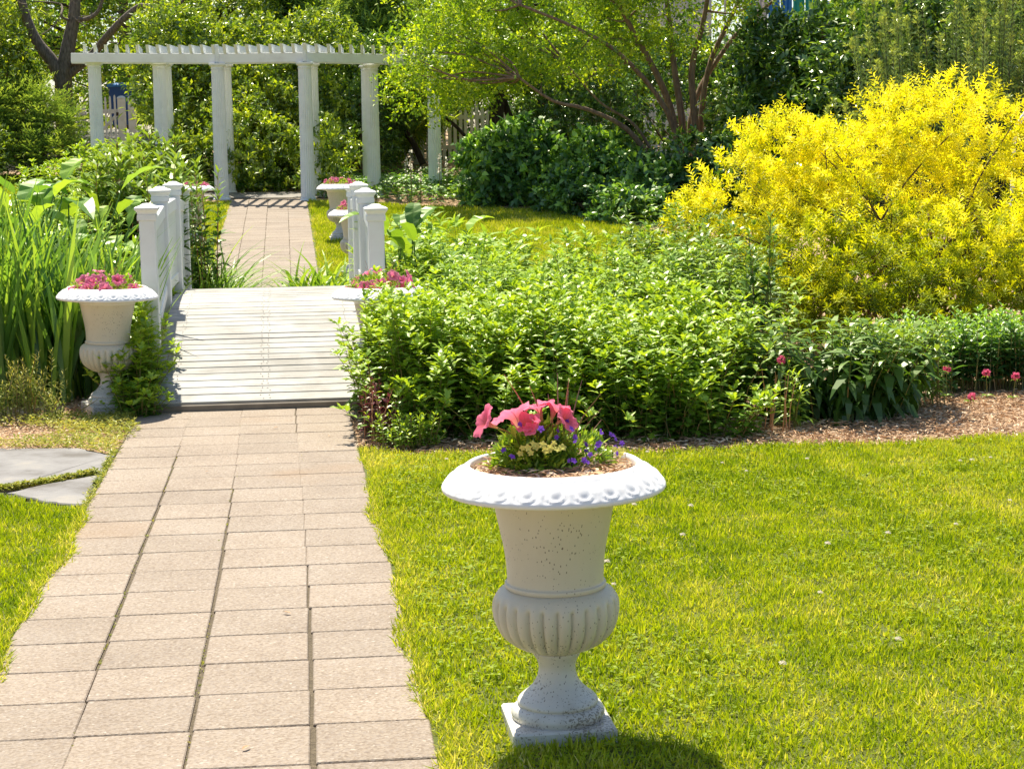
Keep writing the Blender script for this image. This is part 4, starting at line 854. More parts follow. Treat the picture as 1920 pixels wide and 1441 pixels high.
# broad-leaved plant by the posts
def broad(label, x, y, n, H, L, W, mat, name='broad_leaved_plant', up=(25, 70), spread=.25):
    T = thing(name, label, 'plant', (x, y, g(y))); b = on_ground(np.c_[R.normal(x, spread * .35, n), R.normal(y, spread * .35, n)])
    az = U(0, 6.28, n); h = H * U(.45, 1.0, n); e = np.radians(U(*up, n)); tip = b + np.c_[np.cos(az) * spread * U(.3, 1, n), np.sin(az) * spread * U(.3, 1, n), h]
    m = 9   # ruffled leaf as a folded strip
    for k in range(n):
        gl = Geo(); tube(gl, [b[k], (b[k] + tip[k]) / 2 + [0, 0, .03], tip[k]], [.008, .007, .005], 5, .2)
        D = np.array([math.cos(az[k]) * math.cos(e[k]), math.sin(az[k]) * math.cos(e[k]), math.sin(e[k])]); X = nrm(np.cross(D, [0, 0, 1.])); N = np.cross(X, D); V = []; ls = L * U(.7, 1.15); ws = W * U(.8, 1.2)
        for j in range(m):
            t_ = j / (m - 1); wd = ws * (math.sin(PI * min(t_ ** .75, 1)) ** .8 * .5 + .012); dr = -.45 * ls * t_ ** 2.2
            c = tip[k] + D * ls * t_ + np.array([0, 0, dr]); rf = .12 * wd * math.sin(j * 2.4 + k)
            V += [c - X * wd + N * (.28 * wd + rf), c, c + X * wd + N * (.28 * wd - rf)]
        gl.add(V, [[3 * j + s, 3 * j + s + 1, 3 * j + s + 4, 3 * j + s + 3] for j in range(m - 1) for s in (0, 1)], np.clip(U(.2, .9) + U(-.1, .1), 0, 1))
        gl.build('leaf', mat, T)
    return T
broad('tall plant with one big lobed leaf, right of the railing posts', 1.5, 13.1, 10, 1.08, .36, .20, M_iris, up=(5, 60))
broad('big arching pale green leaves just right of the nearest railing post', 1.12, 12.95, 14, 1.05, .42, .12, M_willow, up=(25, 65))
def few_stems(name, label, x, y, r, n, H, gap, L, W, start, el, mat, tone=(.25, .95), smat=None, srad=.005):
    T = thing(name, label, 'plant', (x, y, g(y)))
    for xy in in_ellipse(n, x, y, r, r):
        gl, gs = Geo(), Geo(); stemmy(gl, gs, on_ground(xy[None]), np.array([U(*H)]), R.normal(0, .05, (1, 2)), gap, L, W, LANCE, per=2, start=start, el=el, tone=tone, srad=srad)
        st_ = gs.build('stem', smat or M_stem, T); gl.build('leaves', mat, st_, origin=tuple(T.location))
# purple-leaved and weedy corner
xy = in_ellipse(60, .75, 9.75, .13, .32); gl, gs = Geo(), Geo(); stemmy(gl, gs, on_ground(xy), U(.12, .34, 60), R.normal(0, .05, (60, 2)), .03, .045, .024, OVAL)
plant('purple_leaved_plant', 'small plum coloured plant at the bridge corner', (.75, 9.75, 0), [('foliage', gl, M_purple), ('stems', gs, M_red_stem)])
xy = in_ellipse(70, .86, 9.36, .17, .15); gl, gs = Geo(), Geo(); stemmy(gl, gs, on_ground(xy), U(.08, .2, 70), R.normal(0, .05, (70, 2)), .022, .04, .022, OVAL, tone=(.5, 1))
plant('weed_clump', 'low light green weed at the corner of bed and path', (.86, 9.36, 0), [('foliage', gl, M_aster), ('stems', gs, M_stem)])
# dark drooping clump, lily, red stems, tall single plant
gl, gs = Geo(), Geo(); xy = in_ellipse(64, 3.36, 9.92, .36, .28); e = xy - [3.36, 9.92]
stemmy(gl, gs, on_ground(xy), .50 * U(.8, 1.1, 64), e * .75, .038, .18, .052, LANCE, per=2, start=.12, el=(35, -25), tone=(.1, .9), size=(1.0, 1.0, .6), droop=.5)
plant('drooping_leaf_clump', 'dark green clump with long drooping leaves on the mulch, under the yellow shrub', (3.42, 9.95, 0), [('foliage', gl, M_lance), ('stems', gs, M_stem)])
gl, gs = Geo(), Geo(); xy = in_ellipse(80, 3.75, 10.25, .38, .3); stemmy(gl, gs, on_ground(xy), .46 * U(.8, 1.1, 80), R.normal(0, .06, (80, 2)), .034, .075, .024, LANCE, per=2, start=.1)
plant('leafy_clump', 'fresh green rounded clump close behind the dark drooping one', (3.75, 10.25, 0), [('foliage', gl, M_aster), ('stems', gs, M_stem)])
few_stems('lily_shoot', 'small pale green shoot with strap leaves, next to dry red stems', 3.03, 9.55, .06, 5, (.2, .34), .022, .12, .022, .15, (60, 0), M_willow, (.6, 1))
t = thing('dry_stems', 'cluster of dry reddish stems standing in the mulch', 'plant', (2.86, 9.45, 0))
for xy in in_ellipse(9, 2.87, 9.46, .09, .07):
    q = Geo(); tube(q, [(xy[0], xy[1], -.01), (xy[0] + U(-.02, .02), xy[1], U(.1, .16)), (xy[0] + U(-.04, .04), xy[1], U(.22, .36))], [.0038, .003, .0012], 5, U(0, 1)); q.build('stem', M_red_stem, t)
few_stems('tall_leafy_stem', 'tall dark leafy stems standing in front of the yellow shrub', 3.2, 11.0, .10, 7, (.8, 1.12), .045, .14, .040, .2, (60, 10), M_lance, (.1, .9), srad=.006)
for lab, cx, cy_, rx, ry, hh in (('low dark green leafy shrub under the yellow one, behind the pink globe flowers', 4.35, 11.0, .5, .45, .42), ('low dark green leafy shrub at the edge of the frame, under the yellow one', 5.1, 11.1, .5, .5, .44)):
    gl, gs = Geo(), Geo(); n = 150; xy = in_ellipse(n, cx, cy_, rx, ry); stemmy(gl, gs, on_ground(xy), hh * U(.7, 1.12, n), R.normal(0, .05, (n, 2)), .04, .075, .035, OVAL, per=3, start=.15, el=(50, 5), tone=(.2, .9))
    plant('low_shrub', lab, (cx, cy_, 0), [('foliage', gl, M_ivy), ('stems', gs, M_stem)], 'shrub')
# globe flowers
def globe(label, x, y, h, nm='globe_flower'):
    t = thing(nm, label, 'flower', (x, y, 0), 'pink globe flowers on the mulch')
    q = Geo(); lx = U(-.02, .02); tube(q, [(0, 0, 0), (lx * .4, 0, h * .5), (lx, 0, h)], [.003, .0025, .002], 5); q.build('stem', M_stem, t, origin=(0, 0, 0))
    q = Geo(); n = 90; d = rdir(n); leaves(q, KITE, np.array([lx, 0, h + .012]) + d * .012, d, rdir(n), .017, .010, U(0, 1, n)); q.build('flower_head', M_globe, t, origin=(0, 0, 0))
    q = Geo(); az = np.array([0., 1.6, 3.2, 4.7]); leaves(q, LANCE, np.tile([lx, 0, h - .004], (4, 1)), np.c_[np.cos(az), np.sin(az), np.full(4, -.1)], np.tile([0, 0, 1.], (4, 1)), .035, .013, .8); leaves(q, LANCE, np.tile([0, 0, .02], (4, 1)), np.c_[np.cos(az + .5), np.sin(az + .5), np.full(4, .4)], np.tile([0, 0, 1.], (4, 1)), .06, .02, .5); q.build('leaf', M_aster, t, origin=(0, 0, 0))
globe('pink globe flower leaning close to the low dark shrub, leftmost of its row', 4.03, 10.45, .14)
globe('tallest pink globe flower in the row on the mulch', 4.2, 10.42, .17)
globe('pink globe flower third along the row on the mulch', 4.43, 10.35, .15)
globe('pink globe flower at the right end of the row on the mulch', 4.55, 10.25, .14)
globe('very short pink globe flower lying low between the taller ones', 4.24, 10.15, .04)
globe('pink globe flower standing above the dry red stems', 2.94, 9.62, .36)

# golden spirea
SPE = [(4.78, 13.85, .70, 1.0, 1.05, 1.06), (5.5, 14.1, .9, .75, .85, 1.13), (3.75, 13.5, .50, .75, .7, .62), (6.5, 13.7, .6, 1.05, 1.0, .92), (5.0, 12.9, .5, 1.15, .75, .62), (6.2, 12.6, .5, .8, .7, .7), (4.1, 13.8, .56, .55, .7, .66), (4.4, 12.7, .32, .8, .5, .36), (5.4, 12.4, .35, .9, .5, .4)]
gl, gs = Geo(), Geo(); LP, LN = shell(SPE, 130, lo=.82, hi=1.0, rough=.22, zmin=.22, ph=.5)
LOB = [(*(p_ - n_ * .12), *(np.array([1, 1, .82]) * U(.19, .37))) for p_, n_ in zip(LP, LN)]
LOB += [(5.5, 14.0, 1.72, .34, .34, .34), (5.75, 14.0, 1.5, .4, .35, .35), (3.42, 13.6, .86, .34, .3, .27), (3.72, 13.7, 1.16, .34, .3, .3), (3.18, 13.4, .60, .28, .3, .25), (4.05, 13.8, 1.5, .34, .3, .3), (6.3, 14.0, 1.52, .35, .3, .3),
        (4.3, 12.5, .30, .34, .3, .26), (4.8, 12.3, .36, .36, .3, .28), (5.3, 12.2, .36, .36, .3, .28), (5.8, 12.2, .38, .36, .3, .3), (6.3, 12.2, .42, .36, .3, .3), (5.1, 12.5, .66, .36, .3, .3), (5.7, 12.45, .7, .36, .3, .3), (6.2, 12.4, .8, .36, .3, .3), (4.5, 12.75, .6, .34, .3, .28)]
ncl = 6000; P, N = shell(LOB, ncl, lo=.36, hi=1.06, rough=.15, zmin=.06, ph=.5)
A = nrm(N * .9 + [0, 0, .32] + rdir(ncl) * .55); ln = U(.10, .27, ncl) * np.interp(P[:, 2], [0, 1.0, 2], [.75, .9, 1.15]); nl = 20
i = np.repeat(np.arange(ncl), nl); t_ = np.tile((np.arange(nl) + .5) / nl, ncl); az = t_ * nl * 2.4 + U(0, 6.28, ncl)[i]
X_ = nrm(np.cross(A, [0.3, .2, 1.])); Y_ = np.cross(A, X_); rad = X_[i] * np.cos(az)[:, None] + Y_[i] * np.sin(az)[:, None]
bendv = np.array([0, 0, -.10]); Q = P[i] + A[i] * (ln[i] * (t_ - .4))[:, None] + bendv * (t_ ** 2 * ln[i])[:, None]
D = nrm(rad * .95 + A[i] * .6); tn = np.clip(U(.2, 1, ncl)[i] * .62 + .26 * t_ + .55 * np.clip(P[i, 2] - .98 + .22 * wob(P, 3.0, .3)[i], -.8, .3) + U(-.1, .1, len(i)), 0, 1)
s_ = (.6 + .6 * np.sin(PI * np.clip(t_ * .9 + .1, 0, 1))) * U(.8, 1.2, len(i))
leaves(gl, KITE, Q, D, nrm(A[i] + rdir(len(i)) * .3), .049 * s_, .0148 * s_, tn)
k_ = slice(0, None, 3); prisms(gs, (P - A * (ln * .4)[:, None])[k_], (P + A * (ln * .5)[:, None])[k_], .0022, .001)
for k in range(40):
    a = U(0, 6.28); tp, _ = shell(SPE, 1, lo=.7, hi=.95, zmin=.4); b = np.array([4.9 + .5 * math.cos(a), 13.7 + .35 * math.sin(a), 0]); m_ = (b + tp[0]) / 2 + [0, 0, .25]
    tube(gs, curve_pts([b, m_, tp[0]], 8), np.linspace(.014, .004, 8), 5)
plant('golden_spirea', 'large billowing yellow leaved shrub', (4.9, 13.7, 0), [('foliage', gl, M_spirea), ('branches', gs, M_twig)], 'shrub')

# strap-leaved clumps by the bridge
def strap(label, x, y, n, rx, ry, H, W, mat, lean=(.1, .7), bend=(.7, 1.7), name='daylily_clump', tone=(.2, 1.), azr=(0, 6.28)):
    q = Geo(); xy = in_ellipse(n, x, y, rx, ry); blades(q, on_ground(xy), H * U(.6, 1.15, n), W * U(.7, 1.2, n), U(*lean, n), U(*azr, n), U(*bend, n), U(*tone, n), seg=7)
    return plant(name, label, (x, y, g(y)), [('leaf_blades', q, mat)])
strap('arching grassy leaves spilling onto the path, left of the bridge far end', -.50, 16.2, 380, .26, .55, 1.0, .018, M_iris, (.1, .8))
strap('arching strap leaves right of the far path, by the bridge railing', .52, 16.3, 220, .26, .4, .78, .034, M_willow, lean=(.15, .9))
strap('few long grass blades arching over the far path', -.5, 17.3, 26, .15, .2, .95, .010, M_iris, lean=(.2, .7), bend=(1.0, 1.8), name='tall_grass')

# ------------------------------------------------------------------ planting: left side
strap('dense stand of upright sword leaves left of the weathered urn', -1.42, 11.75, 330, .42, .45, 1.22, .044, M_iris, (.0, .3), (.05, .9), 'iris_clump', (.0, 1.0))
strap('upright sword leaves close behind the weathered urn', -.98, 12.0, 170, .26, .4, 1.02, .040, M_iris, (.0, .30), (.1, .7), 'iris_clump', (.0, .9))
strap('tall sword leaves at the edge of the frame', -2.0, 12.2, 290, .45, .5, 1.32, .044, M_iris, (.0, .3), (.05, .9), 'iris_clump', (.0, 1.0))
broad('clump of big ruffled pale green leaves above the irises', -1.7, 13.4, 46, 1.34, .46, .19, M_iris, up=(15, 65), spread=.45)
broad('big pale green leaves between the irises and the flowering stems', -1.2, 13.7, 34, 1.12, .42, .15, M_willow, up=(20, 70), spread=.35)
aster('light green leafy mass filling behind the irises', [(-1.5, 14.6, .6, .7, 1.0), (-2.3, 14.4, .5, .7, 1.0), (-1.05, 13.2, .3, .5, .8)], .92, 90, 'meadow_plant', M_willow, .13, .03, LANCE, .05, 2)
def phlox(label, x, y, rx, ry, n, H, L=.19, W=.046):
    gl, gs, gb = Geo(), Geo(), Geo(); xy = in_ellipse(n, x, y, rx, ry); h = H * U(.78, 1.08, n); ln = R.normal(0, .07, (n, 2))
    stemmy(gl, gs, on_ground(xy), h, ln, .085, L, W, LANCE, per=5, start=.12, el=(58, 12), tone=(.15, 1.0), srad=.006, size=(.8, 1.05, .8))
    top = on_ground(xy) + np.c_[ln, h]; i = np.repeat(np.arange(n), 10); leaves(gb, KITE, top[i] + rdir(len(i)) * .015, nrm(rdir(len(i)) + [0, 0, .8]), rdir(len(i)), .035, .008, U(0, 1, len(i)))
    return plant('ironweed', label, (x, y, g(y)), [('foliage', gl, M_lance), ('stems', gs, M_red_stem), ('buds', gb, M_purple)])
phlox('tall dark stemmed plants with whorled leaves behind the left railing', -.98, 15.4, .38, .5, 44, 1.40)
aster('leafy stems crowding round the far urn on the left, by the bridge end', [(-.70, 16.0, .16, .4, 1.0), (-.80, 16.9, .18, .4, 1.05)], .92, 170, 'meadow_plant', M_lance, .12, .03, LANCE, .05, 2, wild=.05)
few_stems('ironweed', 'slender tall leafy stems left of the far path, in front of the far urn', -.5, 15.9, .16, 9, (1.1, 1.38), .06, .18, .044, .15, (55, 10), M_lance, (.15, 1.0), M_red_stem, .006)
phlox('tall dark stemmed plants with whorled leaves left of the bridge end', -1.05, 17.2, .45, .5, 40, 1.55)
aster('leafy green mass at the foot of the left railing, behind the whorled stems', [(-.92, 13.9, .22, .5, 1.0), (-.9, 14.8, .2, .5, 1.0)], .75, 150, 'meadow_plant', M_lance, .12, .03, LANCE, .05, 2)
aster('bright green leafy plant tucked between the weathered urn and the bridge deck', [(-.69, 11.3, .14, .4, 1.0), (-.68, 10.98, .10, .24, .66), (-.66, 10.84, .09, .14, .34)], .56, 420, 'aster_clump', M_aster, wild=.035)
aster('low leaves trailing over the path corner by the weathered urn', [(-.66, 10.78, .14, .12, 1.0)], .16, 520, 'weed_clump', M_aster, .045, .022, OVAL, .03)
for k, (x, y, lab) in enumerate(((-1.28, 10.85, 'feathery yellow green weed left of the weathered urn, tallest of three'), (-1.12, 10.62, 'short feathery weed in the mulch near the urn foot'), (-1.5, 10.75, 'feathery weed at the edge of the frame by the irises'))):
    n = (22, 12, 18)[k]; gl, gs = Geo(), Geo(); xy = in_ellipse(n, x, y, .14, .12); stemmy(gl, gs, on_ground(xy), (.34, .22, .3)[k] * U(.6, 1.15, n), R.normal(0, .07, (n, 2)), .016, .055, .006, LANCE, per=2, start=.1, el=(65, 20), tone=(.3, 1))
    plant('feathery_weed', lab, (x, y, 0), [('foliage', gl, M_weed), ('stems', gs, M_stem)])
# creeping weeds and edge growth: ground cover nobody could count
q = Geo(); n = 15000; X = U(-2.0, -.6, n); Y = U(9.4, 10.75, n); ok = (wob(np.c_[X, Y, X * 0], 3.1, .9) + .9 * (X + 1.0) > -.12 + U(-.25, .25, n)) & (Y > np.interp(X, [-2, -1.35, -.86, -.7], [9.62, 9.72, 9.62, 9.4])) & (X < -.63 + .04 * np.sin(Y * 7)) & (Y < 10.72 + .1 * np.sin(X * 5)); X, Y = X[ok], Y[ok]; n = len(X); az = U(0, 6.28, n)
leaves(q, KITE, np.c_[X, Y, U(.005, .05, n)], np.c_[np.cos(az), np.sin(az), U(-.1, .8, n)], rdir(n) * .5 + [0, 0, 1.], U(.012, .04, n), U(.004, .014, n), np.clip(.55 + .3 * wob(np.c_[X, Y, X * 0], 5, 2) + U(-.3, .3, n), 0, 1))
tag(q.build('creeping_weeds', M_weed, origin=(0, 0, 0)), kind='stuff')
q = Geo(); n = 900; Y = U(7.9, 9.5, n); X = -.668 + R.normal(0, .010, n); az = U(0, 6.28, n)
q.add([[-.70, 7.9, .002], [-.655, 7.9, .002], [-.655, 9.6, .002], [-.70, 9.6, .002]], [[0, 1, 2, 3]], .2)
leaves(q, KITE, np.c_[X, Y, U(.0, .02, n)], np.c_[np.cos(az), np.sin(az), U(.0, .9, n)], rdir(n) * .6 + [0, 0, 1.], U(.010, .03, n), U(.004, .010, n), U(.2, 1, n)); tag(q.build('creeping_weeds', M_weed, origin=(0, 0, 0)), kind='stuff')
q = Geo(); n = 1500; s_ = U(0, 1, n); X = -.70 - .46 * s_; Y = 8.88 - .40 * s_ ** .8 + R.normal(0, .016, n); az = U(0, 6.28, n)
leaves(q, KITE, np.c_[X, Y, U(.0, .03, n)], np.c_[np.cos(az), np.sin(az), U(.0, .7, n)], rdir(n) * .6 + [0, 0, 1.], U(.012, .035, n), U(.005, .013, n), U(.2, 1, n)); tag(q.build('creeping_weeds', M_weed, origin=(0, 0, 0)), kind='stuff')
q = Geo(); n = 900; c = R.choice([JX[1], JX[2], JX[3]], n); Y = U(4.3, 10.8, n); ok = wob(np.c_[c * 9, Y, Y * 0], 2.2, 1.1) > .25; c, Y = c[ok], Y[ok]; n = len(Y); az = U(0, 6.28, n)   # moss in the joints
leaves(q, KITE, np.c_[c + .010 * np.sin(Y * .8) + R.normal(0, .006, n), Y, np.full(n, .006)], np.c_[np.cos(az), np.sin(az), U(.2, .8, n)], rdir(n), U(.006, .016, n), U(.003, .008, n), U(.3, 1, n)); tag(q.build('joint_weeds', M_weed, origin=(0, 0, 0)), kind='stuff')

# ------------------------------------------------------------------ under the pergola and along the far lawn
def cover(mk, x0, x1, y0, y1, n, h, L, W, mat, name='ground_cover'):
    X = U(x0, x1, n); Y = U(y0, y1, n); ok = mk(X, Y); X, Y = X[ok], Y[ok]; n = len(X); az = U(0, 6.28, n); q = Geo()
    hh = h * (.65 + .5 * wob(np.c_[X, Y, X * 0], 1.7, .3)); leaves(q, HEX, np.c_[X, Y, gz(Y) + hh * U(.15, 1.05, n)], np.c_[np.cos(az), np.sin(az), U(-.3, .6, n)], rdir(n) * .5 + [0, 0, 1.], L * U(.7, 1.3, n), W * U(.7, 1.3, n), U(.1, .95, n))
    return tag(q.build(name, mat, origin=(0, 0, 0)), kind='stuff')
cover(lambda x, y: ~((x > -2.3) & (x < 1.35) & (y < 31.75)) , -3.5, 3.6, 30.9, 33.6, 9000, .32, .085, .05, M_ivy)
cover(lambda x, y: y > np.interp(x, [1.2, 2.2, 4.05, 5.1, 6.5], [29.9, 29.2, 28.2, 25.6, 23]), 1.25, 6.5, 23, 32.5, 11000, .34, .10, .055, M_ivy)
# pale tall spikes in the cover
t = thing('foxglove', 'pale flower spikes rising from the shaded ground cover by the pergola', 'plant', (2.55, 29.6, g(29.6)))
n = 6; bx2 = np.c_[U(-.6, .5, n), U(-.5, .5, n), np.zeros(n)]; hh = U(.5, .85, n); 
for k in range(n): q = Geo(); tube(q, [bx2[k], bx2[k] + [0, 0, hh[k]]], [.008, .004], 5); q.build('stem', M_stem, t, origin=(0, 0, 0))
for k in range(n):
    q2 = Geo(); leaves(q2, KITE, bx2[k] + np.c_[np.zeros((26, 2)), hh[k] * U(.6, 1, 26)], rdir(26), rdir(26), .045, .03, U(0, 1, 26)); q2.build('flower_spike', M_clover, t, origin=(0, 0, 0))

# ------------------------------------------------------------------ shrubs and trees
def lobes(ells, n, r0, r1, zmin=None):
    P, N = shell(ells, n, lo=.75, hi=1.0, rough=.2, zmin=zmin); return [(*(p_ - n_ * .5 * r0), *(np.array([1, 1, .8]) * U(r0, r1))) for p_, n_ in zip(P, N)]
def shrub(name, label, ells, mat, ncl, nleaf, L, W, tpl=KITE, twig=.2, stems=10, barkmat=None, base=None, cat='shrub', lob=None, **kw):
    gl, gs = Geo(), Geo(); E = np.asarray(ells, float)
    if lob: ells = lobes(ells, *lob, zmin=kw.get('zmin'))
    P, A = crown(gl, ells, ncl, nleaf, L, W, tpl, twig, **kw)
    b = np.array(base if base is not None else [E[:, 0].mean(), E[:, 1].mean()]); bz = g(b[1])
    for k in range(stems):
        tp = P[R.integers(len(P))]; s0 = np.array([b[0] + U(-.15, .15), b[1] + U(-.15, .15), bz - .03]); md = s0 * .5 + tp * .5 + np.r_[rdir(1)[0][:2] * .15, .1]
        tube(gs, curve_pts([s0, md, tp], 7), np.linspace(.03, .006, 7), 5)
    return plant(name, label, (b[0], b[1], bz), [('foliage', gl, mat), ('branches', gs, barkmat or M_twig)], cat)
# leafy shrubs behind the far lawn
shrub('hydrangea', 'leafy green shrub with broad leaves, behind the far lawn and right of the columns', [(4.0, 29.3, 1.05, .75, .7, .62), (3.7, 28.7, .75, .5, .5, .4)], M_ivy, 1500, 9, .13, .062, HEX, .18, tone=(.1, 1), zmin=.55, lob=(34, .16, .32), rough=.2)
shrub('hydrangea', 'broad leaved shrub at the foot of the arching trunk', [(5.35, 28.0, .95, .75, .7, .60), (5.9, 26.8, .7, .6, .6, .45)], M_ivy, 1500, 9, .12, .058, HEX, .18, tone=(.1, 1), zmin=.4, lob=(34, .16, .32), rough=.2)
shrub('laurel_shrub', 'low dark shrub at the back corner of the far lawn', [(4.7, 27.3, .7, .55, .5, .42), (5.3, 25.9, .55, .5, .5, .35)], M_ivy, 1100, 9, .09, .045, HEX, .18, zmin=.35, lob=(26, .15, .28), tone=(.1, 1))
shrub('laurel_shrub', 'low dark shrub between the arching trunk and the yellow shrub', [(6.7, 26.5, .9, .75, .7, .65), (7.1, 25.4, .7, .8, .6, .5)], M_dark, 1500, 9, .095, .045, HEX, .2, zmin=.3, lob=(40, .16, .32), tone=(.0, 1))
shrub('shade_shrub', 'dim leafy screen right behind the picket fence', [(1.6 + k * 1.15, 39.6 + U(-.3, .3), 2.3 + U(-.2, .4), .9, .6, 1.2) for k in range(8)], M_back, 3600, 9, .10, .05, KITE, .25, tone=(.0, .8), zmin=1.1)
shrub('shade_shrub', 'dark shrub in front of the picket fence, left of the arching trunk', [(5.6, 36.6, 1.7, .8, .6, .7), (6.5, 36.5, 1.9, .8, .6, .8), (4.9, 33.6, 1.3, .7, .6, .5)], M_dark, 1400, 9, .09, .045, KITE, .22, tone=(.0, .9), zmin=.9)
shrub('rhododendron', 'dark leafy screen right behind the upright yew', [(9.2, 26.2, 2.2, 1.0, .8, 1.6), (10.6, 26.0, 2.4, 1.1, .8, 1.7), (11.9, 26.0, 2.6, 1.1, .8, 1.8)], M_dark, 2600, 10, .11, .045, KITE, .24, tone=(.0, 1.0), zmin=.5, base=(10.6, 26.2))
# big hedge behind the pergola
EH = [(x_ + U(-.15, .15), 32.9 + (z_ - 1.2) * .75 + U(-.25, .25), z_ + U(-.15, .15), .62, .6, .52) for x_ in (-1.75, -1.1, -.45, .2, .8) for z_ in (1.2, 1.95, 2.7, 3.35)] + [(-1.3, 32.5, 1.25, .6, .5, .55), (-.2, 32.4, 1.4, .75, .5, .65), (.55, 32.2, 1.25, .5, .5, .6), (-.55, 32.3, 2.0, .4, .4, .45), (1.0, 32.0, 1.5, .35, .3, .6), (-.55, 31.5, 1.25, .28, .2, .55), (.95, 30.9, 1.2, .24, .18, .6)]
shrub('euonymus_hedge', 'tall yellow green hedge filling the middle of the pergola', EH, M_hedge, 6800, 10, .084, .041, KITE, .2, tone=(.0, 1.0), zmin=.72, rough=.2, base=(-.4, 33.4), lob=(210, .18, .36))
shrub('holly_bush', 'dark glossy bush right of the hedge, behind the fluted columns', [(1.5, 34.6, 1.8, .8, .8, 1.1), (2.1, 35.3, 2.6, .8, .8, .9), (1.2, 34.6, 2.7, .6, .6, .6)], M_dark, 2200, 10, .08, .036, KITE, .2, tone=(.0, 1), zmin=.8, gap=(1.7, -.45))
# juniper masses, left
def frond_shrub(name, label, ells, nf, base, mat, length=(.3, .6), L=.085, W=.017, zmin=None, cat='shrub'):
    gl, gs = Geo(), Geo(); P, N = shell(ells, nf, lo=.35, hi=1.0, rough=.25, zmin=zmin)
    A = nrm(N * [1, 1, .45] + [0, 0, .22] + rdir(nf) * .35); ln = U(*length, nf); m = 34; i = np.repeat(np.arange(nf), m); t_ = np.tile((np.arange(m) + .5) / m, nf); sd = np.tile(np.where(np.arange(m) % 2, 1., -1.), nf)
    X_ = nrm(np.cross(A, [0, 0, 1.])); Nn = np.cross(X_, A); wd = (.05 + .26 * np.sin(PI * np.clip(t_ * .85 + .12, 0, 1))) * ln[i]
    off = U(0, 1, len(i)); Q = P[i] + A[i] * (ln[i] * (t_ - .3))[:, None] + X_[i] * (sd * wd * off * .8)[:, None] + Nn[i] * (-.22 * ln[i] * t_ ** 2 + .10 * ln[i] * off * np.sin(t_ * 9))[:, None]
    D = nrm(A[i] + X_[i] * (sd * .75)[:, None] + rdir(len(i)) * .3); ct = U(.0, .75, nf)
    leaves(gl, KITE, Q, D, Nn[i] + rdir(len(i)) * .45, L * U(.7, 1.3, len(i)), W * U(.7, 1.3, len(i)), np.clip(ct[i] + .3 * t_ + U(-.12, .12, len(i)), 0, 1))
    bz = g(base[1])
    for k in range(14):
        tp = P[R.integers(nf)]; s0 = np.array([base[0] + U(-.2, .2), base[1] + U(-.2, .2), bz - .03]); tube(gs, curve_pts([s0, s0 * .5 + tp * .5 + [0, 0, .15], tp], 7), np.linspace(.045, .008, 7), 5)
    return plant(name, label, (base[0], base[1], bz), [('foliage', gl, mat), ('branches', gs, M_bark)], cat)
LJ = [(-4.6, 35.6, 2.25, .75, .6, .5), (-4.9, 35.3, 1.75, .7, .6, .4), (-4.0, 35.3, 2.0, .55, .5, .35), (-4.3, 34.9, 1.45, .75, .5, .32), (-3.75, 35.0, 1.55, .35, .4, .25), (-5.3, 35.3, 2.3, .5, .5, .4)]
frond_shrub('spreading_juniper', 'wide feathery juniper left of the pergola, in front of the road fence', LJ, 950, (-4.5, 35.4), M_juni, zmin=1.05)
shrub('holly_bush', 'bright broadleaf evergreen at the top left corner', [(-5.6, 36.6, 3.2, .9, .8, 1.3), (-5.3, 36.2, 2.7, .85, .7, .9), (-6.2, 37, 4.3, .8, .8, 1.0), (-5.0, 36.2, 2.9, .5, .5, .55)], M_hedge, 3000, 10, .085, .04, KITE, .22, tone=(.0, 1.0), zmin=1.2, stems=14)
shrub('holly_bush', 'low broadleaf shrub beside the juniper at the left edge', [(-5.4, 34.2, 1.5, .55, .5, .45), (-5.6, 34.0, 1.1, .5, .5, .4)], M_hedge, 700, 9, .09, .04, KITE, .2, zmin=.9)
aster('bright flowering mound in front of the leftmost column', [(-2.9, 30.4, .55, .7, 1.0), (-2.2, 30.2, .55, .6, 1.0), (-3.4, 30.0, .5, .6, .85)], .85, 60, 'meadow_plant', M_aster, .12, .045, OVAL, .06, 2)
aster('leafy mound by the gate, right of the leftmost column', [(-2.3, 33.9, .45, .5, 1.0), (-2.75, 34.6, .45, .5, .8)], .84, 60, 'meadow_plant', M_aster, .12, .05, OVAL, .06, 2)
aster('light green leafy mound on the left, before the pergola', [(-1.9, 22.5, .7, .9, 1.0), (-2.7, 23.5, .7, .9, 1.0), (-2.0, 26, .7, .9, 1.0)], .78, 60, 'meadow_plant', M_willow, .13, .035, LANCE, .06, 2)

def tree(name, label, base, trunk_curves, ells, mat, ncl, nleaf, L, W, bark, tpl=KITE, twig=.35, limbs=26, cat='tree', lr=.05, **kw):
    gl, gs = Geo(), Geo(); P, A = crown(gl, ells, ncl, nleaf, L, W, tpl, twig, **kw); nodes = []
    for pts, r0, r1 in trunk_curves:
        c = curve_pts(pts, 16); tube(gs, c, np.linspace(r0, r1, 16), 9); nodes += list(c[4:])
    nodes = np.array(nodes)
    for k in range(limbs):
        tp = P[R.integers(len(P))]; d = np.linalg.norm(nodes - tp, axis=1) + 1.2 * np.clip(nodes[:, 2] - tp[2], 0, 9); s0 = nodes[int(np.argmin(d))]
        m_ = s0 * .5 + tp * .5 + rdir(1)[0] * .12 * np.linalg.norm(tp - s0); tube(gs, curve_pts([s0, m_, tp], 9), np.linspace(lr, .008, 9), 5)
    t = thing(name, label, cat, base); gs.build('trunk', bark, t, smooth=True); gl.build('crown', mat, t); return t
